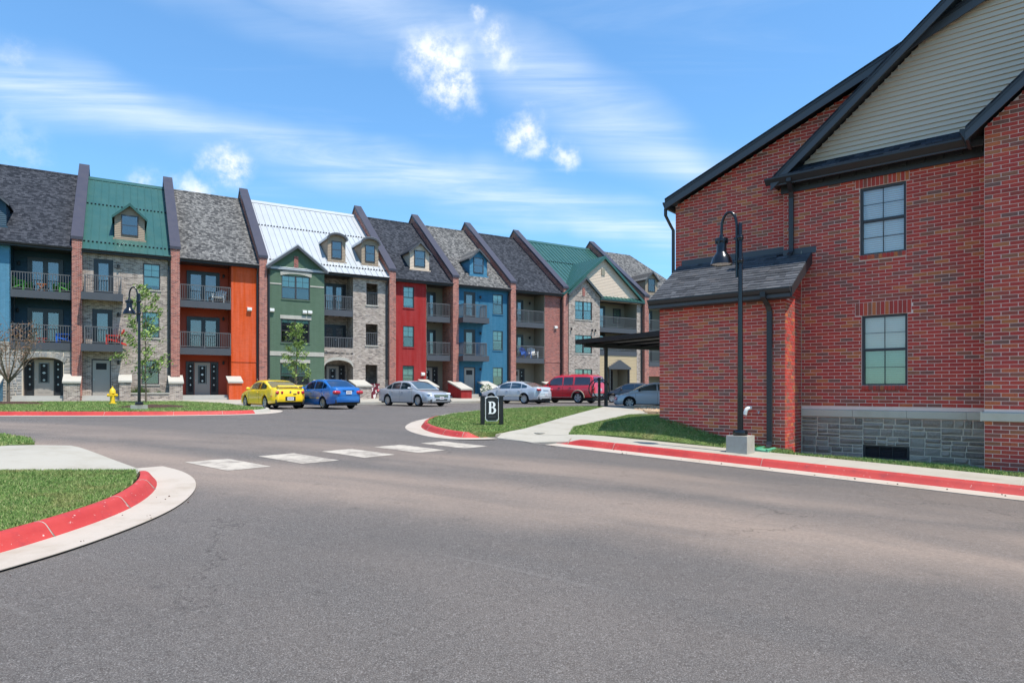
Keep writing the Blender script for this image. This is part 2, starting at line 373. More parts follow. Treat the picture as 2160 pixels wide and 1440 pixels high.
# ------------------------------------------------------------ materials
def asphaltmat():
    m, k, p = mat('asphalt', None, .9, spec=.2)
    c = worldco(k); s = k.sep(c)
    # the dust left by turning cars lies in bands along the lane
    al = k.math('ADD', k.math('MULTIPLY', s[0], .80), k.math('MULTIPLY', s[1], -.60)); ac = k.math('ADD', k.math('MULTIPLY', s[0], .60), k.math('MULTIPLY', s[1], .80))
    bend = k.math('ADD', ac, k.math('MULTIPLY', k.math('MULTIPLY', al, al), .012))
    dust = k.noise(k.comb(k.math('MULTIPLY', al, .10), k.math('MULTIPLY', bend, .42), 0.), 1.2, 6, .6, .4)
    big = k.noise(c, .35, 4, .6); g1 = k.noise(c, 105, 4, .8); g2 = k.noise(c, 45, 4, .7); g3 = k.noise(c, 420, 2, .8)
    base = k.ramp(g1, [(.32, (.010, .010, .012)), (.50, (.074, .068, .064)), (.60, (.18, .168, .158)), (.72, (.48, .46, .44))])
    fl = k.ramp(g3, [(.66, 0.), (.76, 1.)])
    base = k.mix(k.math('MULTIPLY', fl, .35), base, (.42, .40, .38))
    base = k.mix(k.math('MULTIPLY', k.mrange(g2, .35, .75), .45), base, (.125, .123, .122))
    # pale dust tracked along the two wheel paths of the lane
    ln_ = k.math('ADD', k.math('ADD', k.math('MULTIPLY', s[0], .39), k.math('MULTIPLY', s[1], .92)), k.math('MULTIPLY', k.math('SUBTRACT', big, .5), 2.2))
    b1 = k.mrange(k.math('ABSOLUTE', k.math('SUBTRACT', ln_, 7.7)), 1.9, .3); b2 = k.mrange(k.math('ABSOLUTE', k.math('SUBTRACT', ln_, 10.6)), 1.7, .3, 0, .8)
    tr_ = k.math('ADD', k.math('MULTIPLY', k.math('MAXIMUM', b1, b2), .54), .15)
    tan = k.math('MULTIPLY', tr_, k.mrange(dust, .28, .66, .35, 1.0))
    base = k.mix(tan, base, (.31, .235, .185))
    m2 = k.noise(c, 22, 4, .75)
    hv = k.new('ShaderNodeHueSaturation'); k.put(hv.inputs['Color'], base); k.put(hv.inputs['Value'], k.math('ADD', k.math('ADD', .40, k.math('MULTIPLY', big, .36)), k.math('MULTIPLY', m2, .86))); base = hv.outputs[0]
    # faint scuffs where tyres swing round, and hairline cracks
    sc_ = k.noise(k.comb(k.math('MULTIPLY', al, .22), k.math('MULTIPLY', bend, 7.), 0.), 1., 4, .7)
    base = k.mix(k.math('MULTIPLY', k.mrange(sc_, .60, .74), .22), base, (.24, .225, .21))
    wv = k.vmath('ADD', c, k.vmath('SCALE', k.comb(k.noise(c, 2.2, 4, .7), k.noise(k.vmath('ADD', c, (7, 3, 0)), 2.2, 4, .7), 0.), 1.1))
    vo = k.new('ShaderNodeTexVoronoi', feature='DISTANCE_TO_EDGE'); k.put(vo.inputs['Vector'], wv); vo.inputs['Scale'].default_value = .33
    cr = k.math('MULTIPLY', k.mrange(vo.outputs['Distance'], .0045, .0015), k.mrange(k.noise(c, .5, 3, .6), .50, .60))
    base = k.mix(k.math('MULTIPLY', cr, .4), base, (.012, .012, .012))
    oil = k.math('MULTIPLY', k.mrange(k.noise(c, 1.7, 2, .5), .70, .78), .35)
    base = k.mix(oil, base, (.030, .030, .032))
    k.l.new(base, p.inputs['Base Color'])
    bump(k, p, k.math('ADD', g1, k.math('MULTIPLY', g2, .6)), .55, .012)
asphaltmat()
def concretemat(name, base, stain=.25, scale=1.2):
    m, k, p = mat(name, None, .85, spec=.25)
    c = worldco(k); n = k.noise(c, scale, 6, .65); g = k.noise(c, 120, 3, .7); s2 = k.noise(c, 9, 5, .7)
    col_ = k.mix(k.math('MULTIPLY', k.mrange(n, .45, .8), stain*1.6), base, tuple(q*f for q, f in zip(base, (.70, .66, .58))))
    col_ = k.mix(k.math('MULTIPLY', k.mrange(s2, .62, .78), stain), col_, tuple(q*.55 for q in base))
    hs = k.new('ShaderNodeHueSaturation'); k.put(hs.inputs['Color'], col_); k.put(hs.inputs['Value'], k.math('ADD', .88, k.math('MULTIPLY', g, .24)))
    k.l.new(hs.outputs[0], p.inputs['Base Color']); bump(k, p, g, .25, .004)
concretemat('concrete', (.37, .34, .285), .42); concretemat('gutter_concrete', (.43, .37, .31), .5); concretemat('old_concrete', (.40, .38, .33), .5, 3)
concretemat('cast_stone', (.56, .49, .38), .25, 2); concretemat('cap_stone', (.42, .395, .345), .25, 2); concretemat('step_concrete', (.42, .40, .36), .3)
def redpaint():
    m, k, p = mat('red_kerb_paint', None, .6, spec=.35)
    c = worldco(k); n = k.noise(c, 1.1, 5, .6); chip = k.noise(c, 26, 4, .65); st = k.noise(c, 5, 4, .7)
    a = k.mix(k.mrange(n, .3, .75), (.39, .030, .027), (.47, .052, .042))
    a = k.mix(k.math('MULTIPLY', k.mrange(st, .48, .74), .60), a, (.24, .03, .035))
    a = k.mix(k.mrange(chip, .665, .70), a, (.55, .47, .42))
    k.l.new(a, p.inputs['Base Color']); bump(k, p, chip, .2, .004)
redpaint()
def whitepaint():
    m, k, p = mat('road_paint', None, .75, spec=.3)
    c = worldco(k); n = k.noise(c, 3.5, 6, .7); g = k.noise(c, 160, 3, .75)
    wear = k.math('ADD', k.math('MULTIPLY', k.mrange(n, .40, .68), .75), k.math('MULTIPLY', k.mrange(g, .5, .72), .30), clamp=True)
    k.l.new(k.mix(wear, (.46, .405, .335), (.20, .17, .145)), p.inputs['Base Color']); bump(k, p, g, .3, .005)
whitepaint()
def lawnmat(name, blade):
    m, k, p = mat(name, None, .8, spec=.25)
    g = k.new('ShaderNodeNewGeometry'); c = g.outputs['Position']
    dry = k.noise(c, 1.5, 5, .65); f = k.noise(c, 24, 4, .7); f2 = k.noise(c, 5, 4, .6)
    a = k.ramp(f, [(.25, (.05, .08, .018)), (.5, (.115, .165, .04)), (.75, (.20, .26, .075))])
    if blade:
        r = g.outputs['Random Per Island']
        a = k.ramp(r, [(0, (.07, .14, .030)), (.45, (.145, .25, .060)), (.8, (.235, .33, .10)), (1, (.42, .38, .19))])
        p.inputs['Subsurface Weight'].default_value = 0
    a = k.mix(k.math('MULTIPLY', k.mrange(dry, .46, .70), .62), a, (.27, .235, .095))
    a = k.mix(k.math('MULTIPLY', k.mrange(f2, .5, .75), .35), a, (.03, .075, .014))
    k.l.new(a, p.inputs['Base Color'])
    if not blade: bump(k, p, f, .8, .03)
lawnmat('lawn', False); lawnmat('grass_blades', True)
tinted('mulch', (.055, .022, .014), .95, .35, 20, bmp=.9, bscale=70)
tinted('gravel', (.34, .24, .15), .9, .4, 40, bmp=.9, bscale=50)
tinted('mortar', (.82, .61, .52), .95, .10, 4, bmp=.3, spec=.1)
tinted('stone_mortar', (.74, .62, .48), .95, .10, 4, bmp=.3, spec=.1)
islandmat('brick_red', [(.22, .105, .080), (.30, .085, .062), (.40, .060, .045), (.48, .060, .046), (.53, .072, .050), (.45, .055, .045), (.55, .085, .053), (.50, .060, .046), (.54, .165, .057), (.28, .110, .07), (.48, .060, .046)], mottle=.5)
islandmat('ashlar', [(.20, .165, .13), (.31, .265, .21), (.25, .205, .165), (.38, .32, .25), (.27, .235, .19), (.31, .235, .18)], mottle=.6, bstr=.7, gscale=30)
islandmat('ashlar_pale', [(.20, .19, .175), (.30, .28, .26), (.24, .235, .23), (.36, .33, .29), (.27, .24, .21)], mottle=.5, bstr=.7, gscale=20)
islandmat('shingle_piece', [(.050, .052, .058), (.066, .069, .076), (.085, .088, .097), (.074, .077, .086), (.108, .110, .118), (.068, .071, .079), (.095, .091, .095)], .95, .15, .5, .35, 120)
islandmat('gravel_stones', [(.40, .26, .15), (.52, .38, .24), (.30, .18, .10), (.60, .50, .38), (.42, .22, .12)], mottle=.3)
tinted('bronze_trim', (.030, .029, .031), .42, .10, 2, spec=.5)
tinted('black_trim', (.016, .016, .019), .35, .10, 2, spec=.5)
tinted('fascia_grey', (.060, .062, .070), .5, .08, 2)
tinted('coping', (.040, .036, .050), .45, .08, 2)
tinted('tan_siding', (.62, .485, .365), .6, .05, 2)
tinted('warm_siding', (.45, .34, .20), .6, .05, 2)
tinted('brown_siding', (.32, .24, .165), .65, .08, 3)
tinted('olive_siding', (.25, .225, .165), .6, .06, 2)
tinted('navy_siding', (.022, .060, .090), .6, .06, 2)
tinted('blue_siding', (.045, .19, .30), .6, .06, 2)
tinted('orange_siding', (.44, .062, .022), .6, .07, 2)
tinted('wood_underside', (.16, .11, .06), .8, .2, 8)
tinted('frame_dark', (.040, .034, .036), .45, .06, 2)
tinted('rail_metal', (.12, .115, .115), .45, .06, 2)
tinted('door_grey', (.33, .30, .26), .5, .05, 3)
tinted('white_vinyl', (.72, .70, .66), .5, .05, 3)
tinted('pvc', (.80, .78, .73), .35, .04, 3)
tinted('blind', (.80, .80, .72), .7, .04, 3)
tinted('blind_white', (.90, .90, .90), .65, .03, 3)
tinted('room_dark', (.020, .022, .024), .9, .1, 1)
tinted('green_metal', (.020, .082, .068), .38, .10, 1.2, metal=.0, spec=.6)
tinted('white_metal', (.40, .415, .425), .35, .05, 1.2, spec=.6)
tinted('yellow_paint', (.78, .50, .015), .4, .08, 6)
tinted('green_plastic', (.10, .38, .06), .45, .06, 5)
tinted('orange_plastic', (.60, .17, .03), .5, .06, 5)
tinted('red_plastic', (.62, .035, .02), .45, .06, 5)
tinted('blue_plastic', (.015, .13, .55), .45, .06, 5)
tinted('white_plastic', (.72, .71, .68), .5, .05, 5)
tinted('splash_green', (.10, .36, .22), .6, .1, 8)
tinted('bark', (.14, .105, .075), .9, .2, 20, bmp=.5)
tinted('steel', (.50, .50, .50), .35, .05, 5, metal=1.)
tinted('tyre', (.016, .016, .017), .85, .1, 10, spec=.25)
tinted('dark_plastic', (.018, .018, .019), .6, .1, 6)
tinted('sign_black', (.008, .008, .009), .35, .05, 5)
tinted('sign_white', (.80, .80, .79), .5, .03, 5)
tinted('flower_white', (.75, .72, .60), .8, .1, 20)
tinted('cloth_maroon', (.13, .012, .025), .9, .1, 15); tinted('cloth_white', (.66, .62, .60), .9, .08, 15)
glassmat('pane', (.74, .88, .85), .05); glassmat('clear_pane', (.97, .99, .99), .03); glassmat('door_pane', (.62, .68, .70), .07, .03)
glassmat('car_glass', (.30, .36, .37), .05, .01)
brickmat('tan_brick', [(.085, .065, .058), (.36, .29, .235), (.16, .12, .10), (.46, .375, .31), (.24, .18, .15), (.40, .33, .27)], (.58, .53, .47), .21, .069)
brickmat('pillar_brick', [(.13, .040, .032), (.33, .085, .058), (.40, .14, .095), (.22, .060, .044)], (.55, .46, .41), .21, .069)
brickmat('red_brick_far', [(.12, .035, .030), (.32, .075, .052), (.20, .052, .044), (.38, .11, .075)], (.52, .41, .36), .21, .069)
def paintbrick(name, c): brickmat(name, [tuple(q*.94 for q in c), c, tuple(q*1.05 for q in c)], tuple(q*.72 for q in c), .21, .069, .010, bstr=.6, var=.05)
paintbrick('light_blue_brick', (.085, .22, .32)); paintbrick('orange_brick', (.64, .098, .030)); paintbrick('green_brick', (.095, .148, .098))
paintbrick('crimson_brick', (.32, .026, .025)); paintbrick('blue_brick', (.040, .155, .25)); paintbrick('pale_brick', (.46, .43, .37))
shinglemat('shingle_dark', [(.014, .016, .021), (.034, .037, .045), (.060, .063, .074)])
shinglemat('shingle_mottled', [(.045, .044, .044), (.085, .083, .081), (.135, .131, .125), (.20, .19, .178)], .17)
def carpaint(name, c, metal=0.):
    m, k, p = mat(name, c, .32, metal*.5, .5, 1.0); p.inputs['Coat Roughness'].default_value = .04
carpaint('paint_yellow', (.90, .58, .008)); carpaint('paint_blue', (.008, .12, .40), .15); carpaint('paint_silver', (.46, .47, .49), .7); carpaint('paint_pale_silver', (.55, .56, .58), .6)
carpaint('paint_red', (.55, .010, .020), .1); carpaint('paint_dark', (.022, .024, .030), .3); carpaint('paint_bluegrey', (.55, .57, .61), .4)
mat('tail_red', (.45, .008, .012), .12, spec=.6, coat=1.); mat('lamp_clear', (.70, .72, .74), .08, spec=.8, coat=1.); mat('lamp_amber', (.7, .22, .02), .15)
mat('plate_white', (.70, .71, .74), .5); mat('chrome', (.75, .76, .78), .12, metal=1.); mat('alloy', (.50, .51, .52), .30, metal=.7)
mat('lamp_black', (.006, .006, .008), .22, spec=.45, coat=.25); mat('lens_white', (.66, .66, .64), .4)

# ------------------------------------------------------------ the ground
def spread(lo, hi, step, far): 
    a = [lo+i*step for i in range(int((hi-lo)/step)+1)]
    ext = []; s_ = step; q = hi
    while q < far: s_ *= 1.6; q += s_; ext.append(q)
    return [2*lo-0-(e-hi+lo) if False else lo-(e-hi) for e in ext[::-1]]+a+ext
grid('ground', spread(-60, 60, 4, 1500), spread(-40, 80, 4, 1500), 'lawn', lambda x, y: gz(x, y), -.06)
road = grid('road', [-70+1.*i for i in range(141)], [-30+1.*i for i in range(86)], 'asphalt', gz)

KP = [(0, .004), (.022, .018), (.080, .100), (.105, .132), (.135, .149), (.165, .153), (.215, .15), (.215, .0)]      # kerb: face leans back, rounded top
GP = [(-.46, .003), (-.46, .010), (.03, .014), (.03, .003)]                                       # gutter pan
def kerb(pts, side, red=(0, 1), label=None, gut=True, n=6, taper=(0, 0)):
    ln = smoothline(pts, n); N = len(ln)
    a, b = int(red[0]*(N-1)), int(red[1]*(N-1))
    k_ = sweep(ln[a:b+1], KP, gz, side, taper).build('kerb', 'red_kerb_paint', None, 40); k_['kind'] = 'structure'; k_['label'] = label or 'red painted concrete kerb'
    for i in range(4, b-a-3, 7 if n == 6 else 9):                  # tooled joints across the kerb
        p_ = ln[a+i]; d_ = (ln[a+i+1]-p_).normalized()*.008
        sweep([p_, p_+d_], [(o_-.003, h_+.002) for o_, h_ in KP[:-1]], gz, side).build('kerb_joint', 'old_concrete', k_)
    if gut:
        g_ = sweep(ln, GP, gz, side).build('gutter', 'gutter_concrete'); g_['kind'] = 'structure'
    return ln
def rbp(tt, c): v = RB.w(TX(tt), c); return (v.x, v.y)
# right side, along the brick building
kr = [rbp(-14, 12.6), rbp(-6, 12.6), rbp(0, 12.6), rbp(4, 12.6), rbp(7, 12.6), rbp(8.3, 12.6), rbp(8.9, 12.6)]
kerb(kr, -1, (0, 1), 'red kerb along the brick building', taper=(0, .7))
sheet('sidewalk', [rbp(-14, 12.805), rbp(8.7, 12.805), rbp(9.4, 12.3), rbp(10.6, 12.35), rbp(11.1, 13.2), (-.44, 16.9), (.33, 17.88), (1.95, 23.68), (4.88, 33.8), (9.4, 38.6), (8.9, 38.0), (6.35, 28.9), (4.82, 26.36), (2.44, 20.46), (1.49, 16.8), rbp(8.4, 14.05), rbp(-14, 14.05)], 'concrete', zwalk, .0, .45, skirt=.2)
# grass either side of the walk
LAWNS = {}
def lawn(key, poly): LAWNS[key] = poly; return sheet('lawn', poly, 'lawn', zlawn, -.012, .4, skirt=.25)
lawn('wing', [rbp(4.0, 14.05), rbp(8.4, 14.05), (1.49, 16.8), (2.44, 20.46), (4.82, 26.36), (6.35, 27.0), rbp(7.0, 19.0), rbp(7.0, 14.7), rbp(4.0, 14.7)])
lawn('strip', [rbp(-14, 14.07), rbp(3.9, 14.07), rbp(3.9, 14.32), rbp(.9, 15.2), rbp(.5, 14.75), rbp(-14, 14.75)])
il = [(-.62, 16.55), (-.95, 16.35), (-1.35, 16.32), (-1.85, 16.85), (-2.36, 17.85), (-2.72, 19.1), (-2.86, 20.6), (-2.80, 22.3), (-2.35, 24.6), (-1.5, 27.3), (.1, 30.4), (2.0, 32.9), (4.6, 34.3)]
ln_i = kerb(il, -1, (0, .60), 'red kerb round the nose of the sign island', taper=(.6, 0))
k2 = sweep(ln_i[int(.60*(len(ln_i)-1)):], KP, gz, -1).build('kerb', 'concrete', None, 40); k2['kind'] = 'structure'
lawn('island', [(p.x+dx, p.y+dy) for p, dx, dy in [(Vector(q), .18 if q[1] < 24 else .12, .10 if q[1] < 18 else -.1) for q in il[1:]]]+[(4.85, 33.75), (1.93, 23.68), (.31, 17.88), (-.46, 16.92)])
# left near corner
cl = [(-6.4, 1.0), (-5.0, 3.2), (-4.45, 5.0), (-4.28, 6.0), (-4.30, 7.1), (-4.55, 8.1), (-4.95, 8.95), (-5.45, 9.6), (-5.95, 10.02)]
kerb(cl, 1, (0, .87), 'red kerb round the near street corner', taper=(0, .5))
lawn('corner', [(-6.62, 1.0), (-5.22, 3.25), (-4.67, 5.05), (-4.50, 6.05), (-4.52, 7.05), (-4.76, 7.98), (-5.13, 8.75), (-5.40, 9.15), (-7.3, 8.75), (-11, 8.0), (-14, 5), (-11, 1.0)])
sheet('ramp', [(-5.43, 9.17), (-5.45, 9.65), (-5.9, 10.05), (-6.2, 10.3), (-8.75, 12.25), (-8.9, 11.9), (-9.12, 11.2), (-14, 10.4), (-14, 8.3), (-11, 8.05), (-7.3, 8.8)], 'concrete', lambda x, y: gz(x, y)+.012+.125*sm(x, -5.6, -8.2)*sm(y, 12.4, 11.6), .004, .4, skirt=.2)
lawn('corner_back', [(-14, 10.45), (-9.12, 11.25), (-8.95, 12.0), (-9.6, 12.75), (-10.7, 13.4), (-12.5, 13.9), (-15, 14.2), (-20, 14.2), (-20, 10.4)])
# far left lawn with hydrant and lamp
fl = [(-45, 22.0), (-30, 22.3), (-18.3, 22.7), (-14.6, 22.85), (-12.6, 23.2), (-11.2, 23.8), (-10.35, 24.5), (-10.0, 25.5), (-10.2, 27), (-10.9, 28.7), (-12.6, 30.7), (-15.2, 34.4)]
ln_f = kerb(fl, 1, (0, .62), 'long red kerb below the fire hydrant lawn')
k2 = sweep(ln_f[int(.62*(len(ln_f)-1)):], KP, gz, 1).build('kerb', 'concrete', None, 40); k2['kind'] = 'structure'
lawn('far', [(-45, 22.2), (-30, 22.5), (-18.3, 22.9), (-14.6, 23.05), (-12.7, 23.4), (-11.35, 23.98), (-10.55, 24.6), (-10.2, 25.5), (-10.4, 26.9), (-11.1, 28.6), (-12.8, 30.6), (-15.3, 34.2), (-19.4, 37.3), (-24.75, 36.3), (-28.2, 34.2), (-45, 24)])
# paving in front of the terrace
def rp(u, dd): v = ROW.w(u, -dd); return (v.x, v.y)
sheet('terrace_walk', [rp(-14, -.1), rp(62, -.1), rp(62, 6), rp(11.2, 6), (-15.25, 34.35), (-19.4, 37.4), (-24.75, 36.4), (-28.2, 34.3), rp(-14, 1.6)], 'concrete', zwalk, 0, .8, skirt=.25)
sheet('carport_slab', [(5.0, 34.1), (9.5, 38.7), (16, 36), (12.5, 27.5), (8.5, 29.2)], 'old_concrete', zwalk, -.01, .8, skirt=.2)
# painted marks, children of the road
for i in range(5):
    cx_, cy_ = -4.80+.865*i, 10.80+.98*i
    ax, bx_ = Vector((.81, -.585)), Vector((.64, .77))
    hl, hw = .66+.02*math.sin(i*2.3), .37
    pg = [Vector((cx_, cy_))+ax*hl*sx+bx_*hw*sy for sx, sy in ((-1, -1), (1, -1), (1, 1), (-1, 1))]
    sheet('crosswalk_stripe', pg, 'road_paint', gz, .005, .35, road, None)
for u in (12.6, 15.4, 18.3, 21.2, 24.2, 27.2, 30.2, 33.3, 36.4):
    a_ = ROW.w(u, -6.1); h = Vector((.72, -.69)); n_ = Vector((.69, .72))*.05
    A_ = Vector((a_.x, a_.y)); B_ = A_+h*5.2
    sheet('parking_line', [A_-n_, B_-n_, B_+n_, A_+n_], 'road_paint', gz, .005, 1.2, road, None)
# saw-cut joints in the walks
jm = MB()
for tt in (-4.5, -3, -1.5, 0.05, 1.6, 3.1, 4.6, 6.1, 7.6):
    a_, b_ = RB.w(TX(tt), 12.83), RB.w(TX(tt), 14.03); s_ = RB.w(TX(tt+.012), 12.83)-a_
    f_ = lambda p: (p.x, p.y, zwalk(p.x, p.y)+.004)
    mp = (a_+b_)/2
    jm.poly([f_(a_), f_(a_+s_), f_(mp+s_), f_(mp)]); jm.poly([f_(mp), f_(mp+s_), f_(b_+s_), f_(b_)])
tag(jm.build('walk_joints', 'old_concrete', bpy.data.objects['sidewalk']))
for (a_, b_) in (((.62, 18.9), (1.95, 18.5)), ((1.10, 20.6), (2.42, 20.2)), ((1.62, 22.4), (3.1, 22.0)), ((2.1, 24.2), (3.85, 23.9)), ((2.65, 26.1), (4.6, 25.7)), ((3.25, 28.2), (5.7, 27.6)), ((.05, 17.2), (1.45, 16.7)), ((-.2, 16.55), (.9, 14.95))):
    A2, B2 = Vector(a_), Vector(b_); n2 = (B2-A2).orthogonal().normalized()*.02; f2 = lambda p: (p.x, p.y, zwalk(p.x, p.y)+.005)
    for i in range(5): p_, q_ = A2+(B2-A2)*i/5, A2+(B2-A2)*(i+1)/5; MB().poly([f2(p_), f2(q_), f2(q_+n2), f2(p_+n2)]).build('walk_joint', 'old_concrete', bpy.data.objects['sidewalk'])
# crumbs of asphalt and grit in the gutter
gm = MB()
for i in range(60):
    if i < 24:
        x, y = -3.85+rnd.gauss(0, .14), rnd.uniform(4.6, 8.6); x -= .55*max(0, y-7)*.3+.12
    else: x, y = RB.w(TX(rnd.uniform(-1, 9)), 12.3+rnd.gauss(0, .15)).xy
    z = gz(x, y)+.012; r_ = rnd.uniform(.006, .02)
    gm.add([(x+r_, y, z), (x-r_*.7, y+r_*.8, z), (x-r_*.6, y-r_*.9, z), (x+rnd.uniform(-.3, .3)*r_, y, z+r_*1.1)], [(0, 1, 3), (1, 2, 3), (2, 0, 3)])
tag(gm.build('grit', 'mulch'), 'scattered dark grit lying in the concrete gutters', 'grit', kind='stuff')

# grass blades
def blades(key, dens, hgt, wid, xr=None):
    poly = LAWNS[key]; xs = [q[0] for q in poly]; ys = [q[1] for q in poly]
    x0, x1, y0, y1 = max(min(xs), -34), max(xs), min(ys), max(ys)
    n = int((x1-x0)*(y1-y0)*dens); rg = np.random.default_rng(len(key)+n)
    X = rg.uniform(x0, x1, n); Y = rg.uniform(y0, y1, n)
    if xr: Y = y0+(y1-y0)*rg.uniform(0, 1, n)
    ins = np.zeros(n, bool)
    for (ax, ay), (bx, by) in zip(poly, poly[1:]+poly[:1]):
        cr = ((ay > Y) != (by > Y))
        with np.errstate(divide='ignore', invalid='ignore'): xi = (bx-ax)*(Y-ay)/(by-ay+1e-12)+ax
        ins ^= cr & (X < xi)
    vis = (np.abs(X) < Y*.86+1.2) & (Y > 1)
    X, Y = X[ins & vis], Y[ins & vis]; n = len(X)
    Z = np.array([zlawn(a, b) for a, b in zip(X, Y)])-.015
    k = 3; tot = n*k
    bx = np.repeat(X, k)+rg.normal(0, .018, tot); by = np.repeat(Y, k)+rg.normal(0, .018, tot); bz = np.repeat(Z, k)
    ang = rg.uniform(0, 2*np.pi, tot); h = hgt*rg.uniform(.55, 1.25, tot); w_ = wid*rg.uniform(.7, 1.3, tot)
    lx = rg.normal(0, .45, tot)*h; ly = rg.normal(0, .45, tot)*h
    V = np.empty((tot, 3, 3)); cx_, sx_ = np.cos(ang)*w_/2, np.sin(ang)*w_/2
    V[:, 0] = np.stack([bx-cx_, by-sx_, bz], 1); V[:, 1] = np.stack([bx+cx_, by+sx_, bz], 1); V[:, 2] = np.stack([bx+lx, by+ly, bz+h], 1)
    me = bpy.data.meshes.new('grass'); me.vertices.add(tot*3); me.vertices.foreach_set('co', V.reshape(-1))
    me.loops.add(tot*3); me.loops.foreach_set('vertex_index', np.arange(tot*3, dtype=np.int32))
    me.polygons.add(tot); me.polygons.foreach_set('loop_start', np.arange(0, tot*3, 3, dtype=np.int32)); me.polygons.foreach_set('loop_total', np.full(tot, 3, np.int32))
    me.update(); me.validate(); me.materials.append(MATS['grass_blades'])
    o = bpy.data.objects.new('grass', me); col.objects.link(o)
    return tag(o, {'corner': 'mown grass on the near street corner lawn', 'corner_back': 'small mown grass patch beyond the pale ramp', 'wing': 'mown grass sloping up beside the brick wing', 'strip': 'narrow grass strip under the stone base', 'island': 'mown grass round the letter sign', 'far': 'mown grass round the fire hydrant'}[key], 'grass', kind='stuff')
blades('corner', 2300, .030, .010); blades('corner_back', 420, .038, .018); blades('wing', 1200, .045, .013); blades('strip', 900, .045, .014); blades('island', 430, .040, .02); blades('far', 90, .05, .035)

# ------------------------------------------------------------ the brick building on the right
def ashlar(x0, x1, z0, z1, wr, hr, r_):
    """random ashlar: split a rectangle until the pieces have the size of the stones"""
    out = []
    def cut(a, b, c, d_):
        w_, h = b-a, d_-c
        if h > hr[1] or (h > hr[0]*2 and r_.random() < .35 and w_ > wr[0]):
            s_ = c+h*r_.choice((.33, .42, .5, .58, .67))
            if w_ < wr[1]*1.6 or r_.random() < .45: cut(a, b, c, s_); cut(a, b, s_, d_); return
        if w_ > wr[1] or (w_ > wr[0]*2.2 and r_.random() < .5):
            s_ = a+w_*r_.uniform(.35, .65); cut(a, s_, c, d_); cut(s_, b, c, d_); return
        if h > hr[1]: s_ = c+h*.5; cut(a, b, c, s_); cut(a, b, s_, d_); return
        out.append((a, b, c, d_))
    cut(x0, x1, z0, z1); return out
def rockstone(a, b, c, d_, y, joint, dep, parent, m, r_):
    """one rock-faced stone: inset edges, lumpy face"""
    a += joint/2; b -= joint/2; c += joint/2; d_ -= joint/2
    if b-a < .02 or d_-c < .015: return
    mb = MB(); nx, nz = 4, 3; vs = []
    for j in range(nz):
        for i in range(nx):
            e = i in (0, nx-1) or j in (0, nz-1)
            x = a+(b-a)*(0, .14, .86, 1)[i]+(0 if e else r_.uniform(-.12, .12)*(b-a)); z = c+(d_-c)*(0, .5, 1)[j]+(0 if e else r_.uniform(-.2, .2)*(d_-c))
            if e: x += r_.uniform(-.004, .004); z += r_.uniform(-.003, .003)
            vs.append((x, y-(r_.uniform(.002, .008) if e else dep*r_.uniform(.5, 1.5)), z))
    fs = [(j*nx+i, j*nx+i+1, (j+1)*nx+i+1, (j+1)*nx+i) for j in range(nz-1) for i in range(nx-1)]
    n = len(vs); vs += [(p[0], y+.03, p[2]) for p in (vs[0], vs[nx-1], vs[-1], vs[-nx])]
    bot = [0, 1, 2, 3]; top = [8, 9, 10, 11]
    fs += [bot+[n+1, n], top[::-1]+[n+3, n+2], [0, 4, 8, n+3, n], [3, 7, 11, n+2, n+1]]
    mb.add(vs, fs).build('stone', m, parent)
BC, BL, JT = .0762, .254, .0125
BRK = []     # every brick of the building: (frame x0, x1, y, z0, z1, facing)
def courses(z0, z1, spans, y, phase, facing='front', bl=BL):
    i = int(math.ceil(z0/BC-.001))
    while (i+1)*BC <= z1+.004:
        za, zb = i*BC+JT/2, (i+1)*BC-JT/2; zm = (za+zb)/2
        for (a, b) in spans(zm):
            off = phase+(bl/2 if i % 2 else 0)
            k_ = math.floor((a-off)/bl)
            while off+k_*bl < b:
                p, q = max(a, off+k_*bl)+JT/2, min(b, off+(k_+1)*bl)-JT/2
                if q-p > .028: BRK.append((p, q, y, za, zb, facing))
                k_ += 1
        i += 1
bld = RB.thing('brick_building', 'dark red brick apartment building with tan gable siding and grey stone base', 'building', TX(3), 15.8, .1)
W_, B_, C_, A_ = 14.595, 15.79, 15.06, 15.95
ZB = -.3
# backing walls (mortar) with true window openings
def holes_wall(mb, x0, x1, z0, z1, y, holes, rev=.12):
    xs = sorted({x0, x1, *[q for h in holes for q in h[:2] if x0 < q < x1]}); zs = sorted({z0, z1, *[q for h in holes for q in h[2:4] if z0 < q < z1]})
    for a, b in zip(xs, xs[1:]):
        for c, d_ in zip(zs, zs[1:]):
            if not any(h[0] < (a+b)/2 < h[1] and h[2] < (c+d_)/2 < h[3] for h in holes): mb.poly([(a, y, c), (b, y, c), (b, y, d_), (a, y, d_)])
    for (a, b, c, d_) in [h[:4] for h in holes]:
        c = max(c, z0); d_ = min(d_, z1)
        mb.poly([(a, y, c), (a, y+rev, c), (a, y+rev, d_), (a, y, d_)]); mb.poly([(b, y, c), (b, y, d_), (b, y+rev, d_), (b, y+rev, c)])
        mb.poly([(a, y, c), (b, y, c), (b, y+rev, c), (a, y+rev, c)]); mb.poly([(a, y, d_), (a, y+rev, d_), (b, y+rev, d_), (b, y, d_)])
    return mb
M6 = .007
WUP = (TX(2.925), TX(2.045), 4.622, 6.108); WLO = (TX(2.89), TX(2.02), 1.760, 3.292); VNT = (TX(2.867), TX(1.982), .16, .455)
wm = MB()
holes_wall(wm, TX(4.55), TX(.60), 1.0, 6.34, B_+M6, [WUP, WLO], .16)
wm.poly([(TX(4.55), B_+M6, 3.4), (TX(4.55), A_+M6, 3.4), (TX(4.55), A_+M6, 6.4), (TX(4.55), B_+M6, 6.4)])
wm.box(TX(7.163), TX(4.157), W_+M6, A_+.02, ZB, 3.70)                                   # the low wing
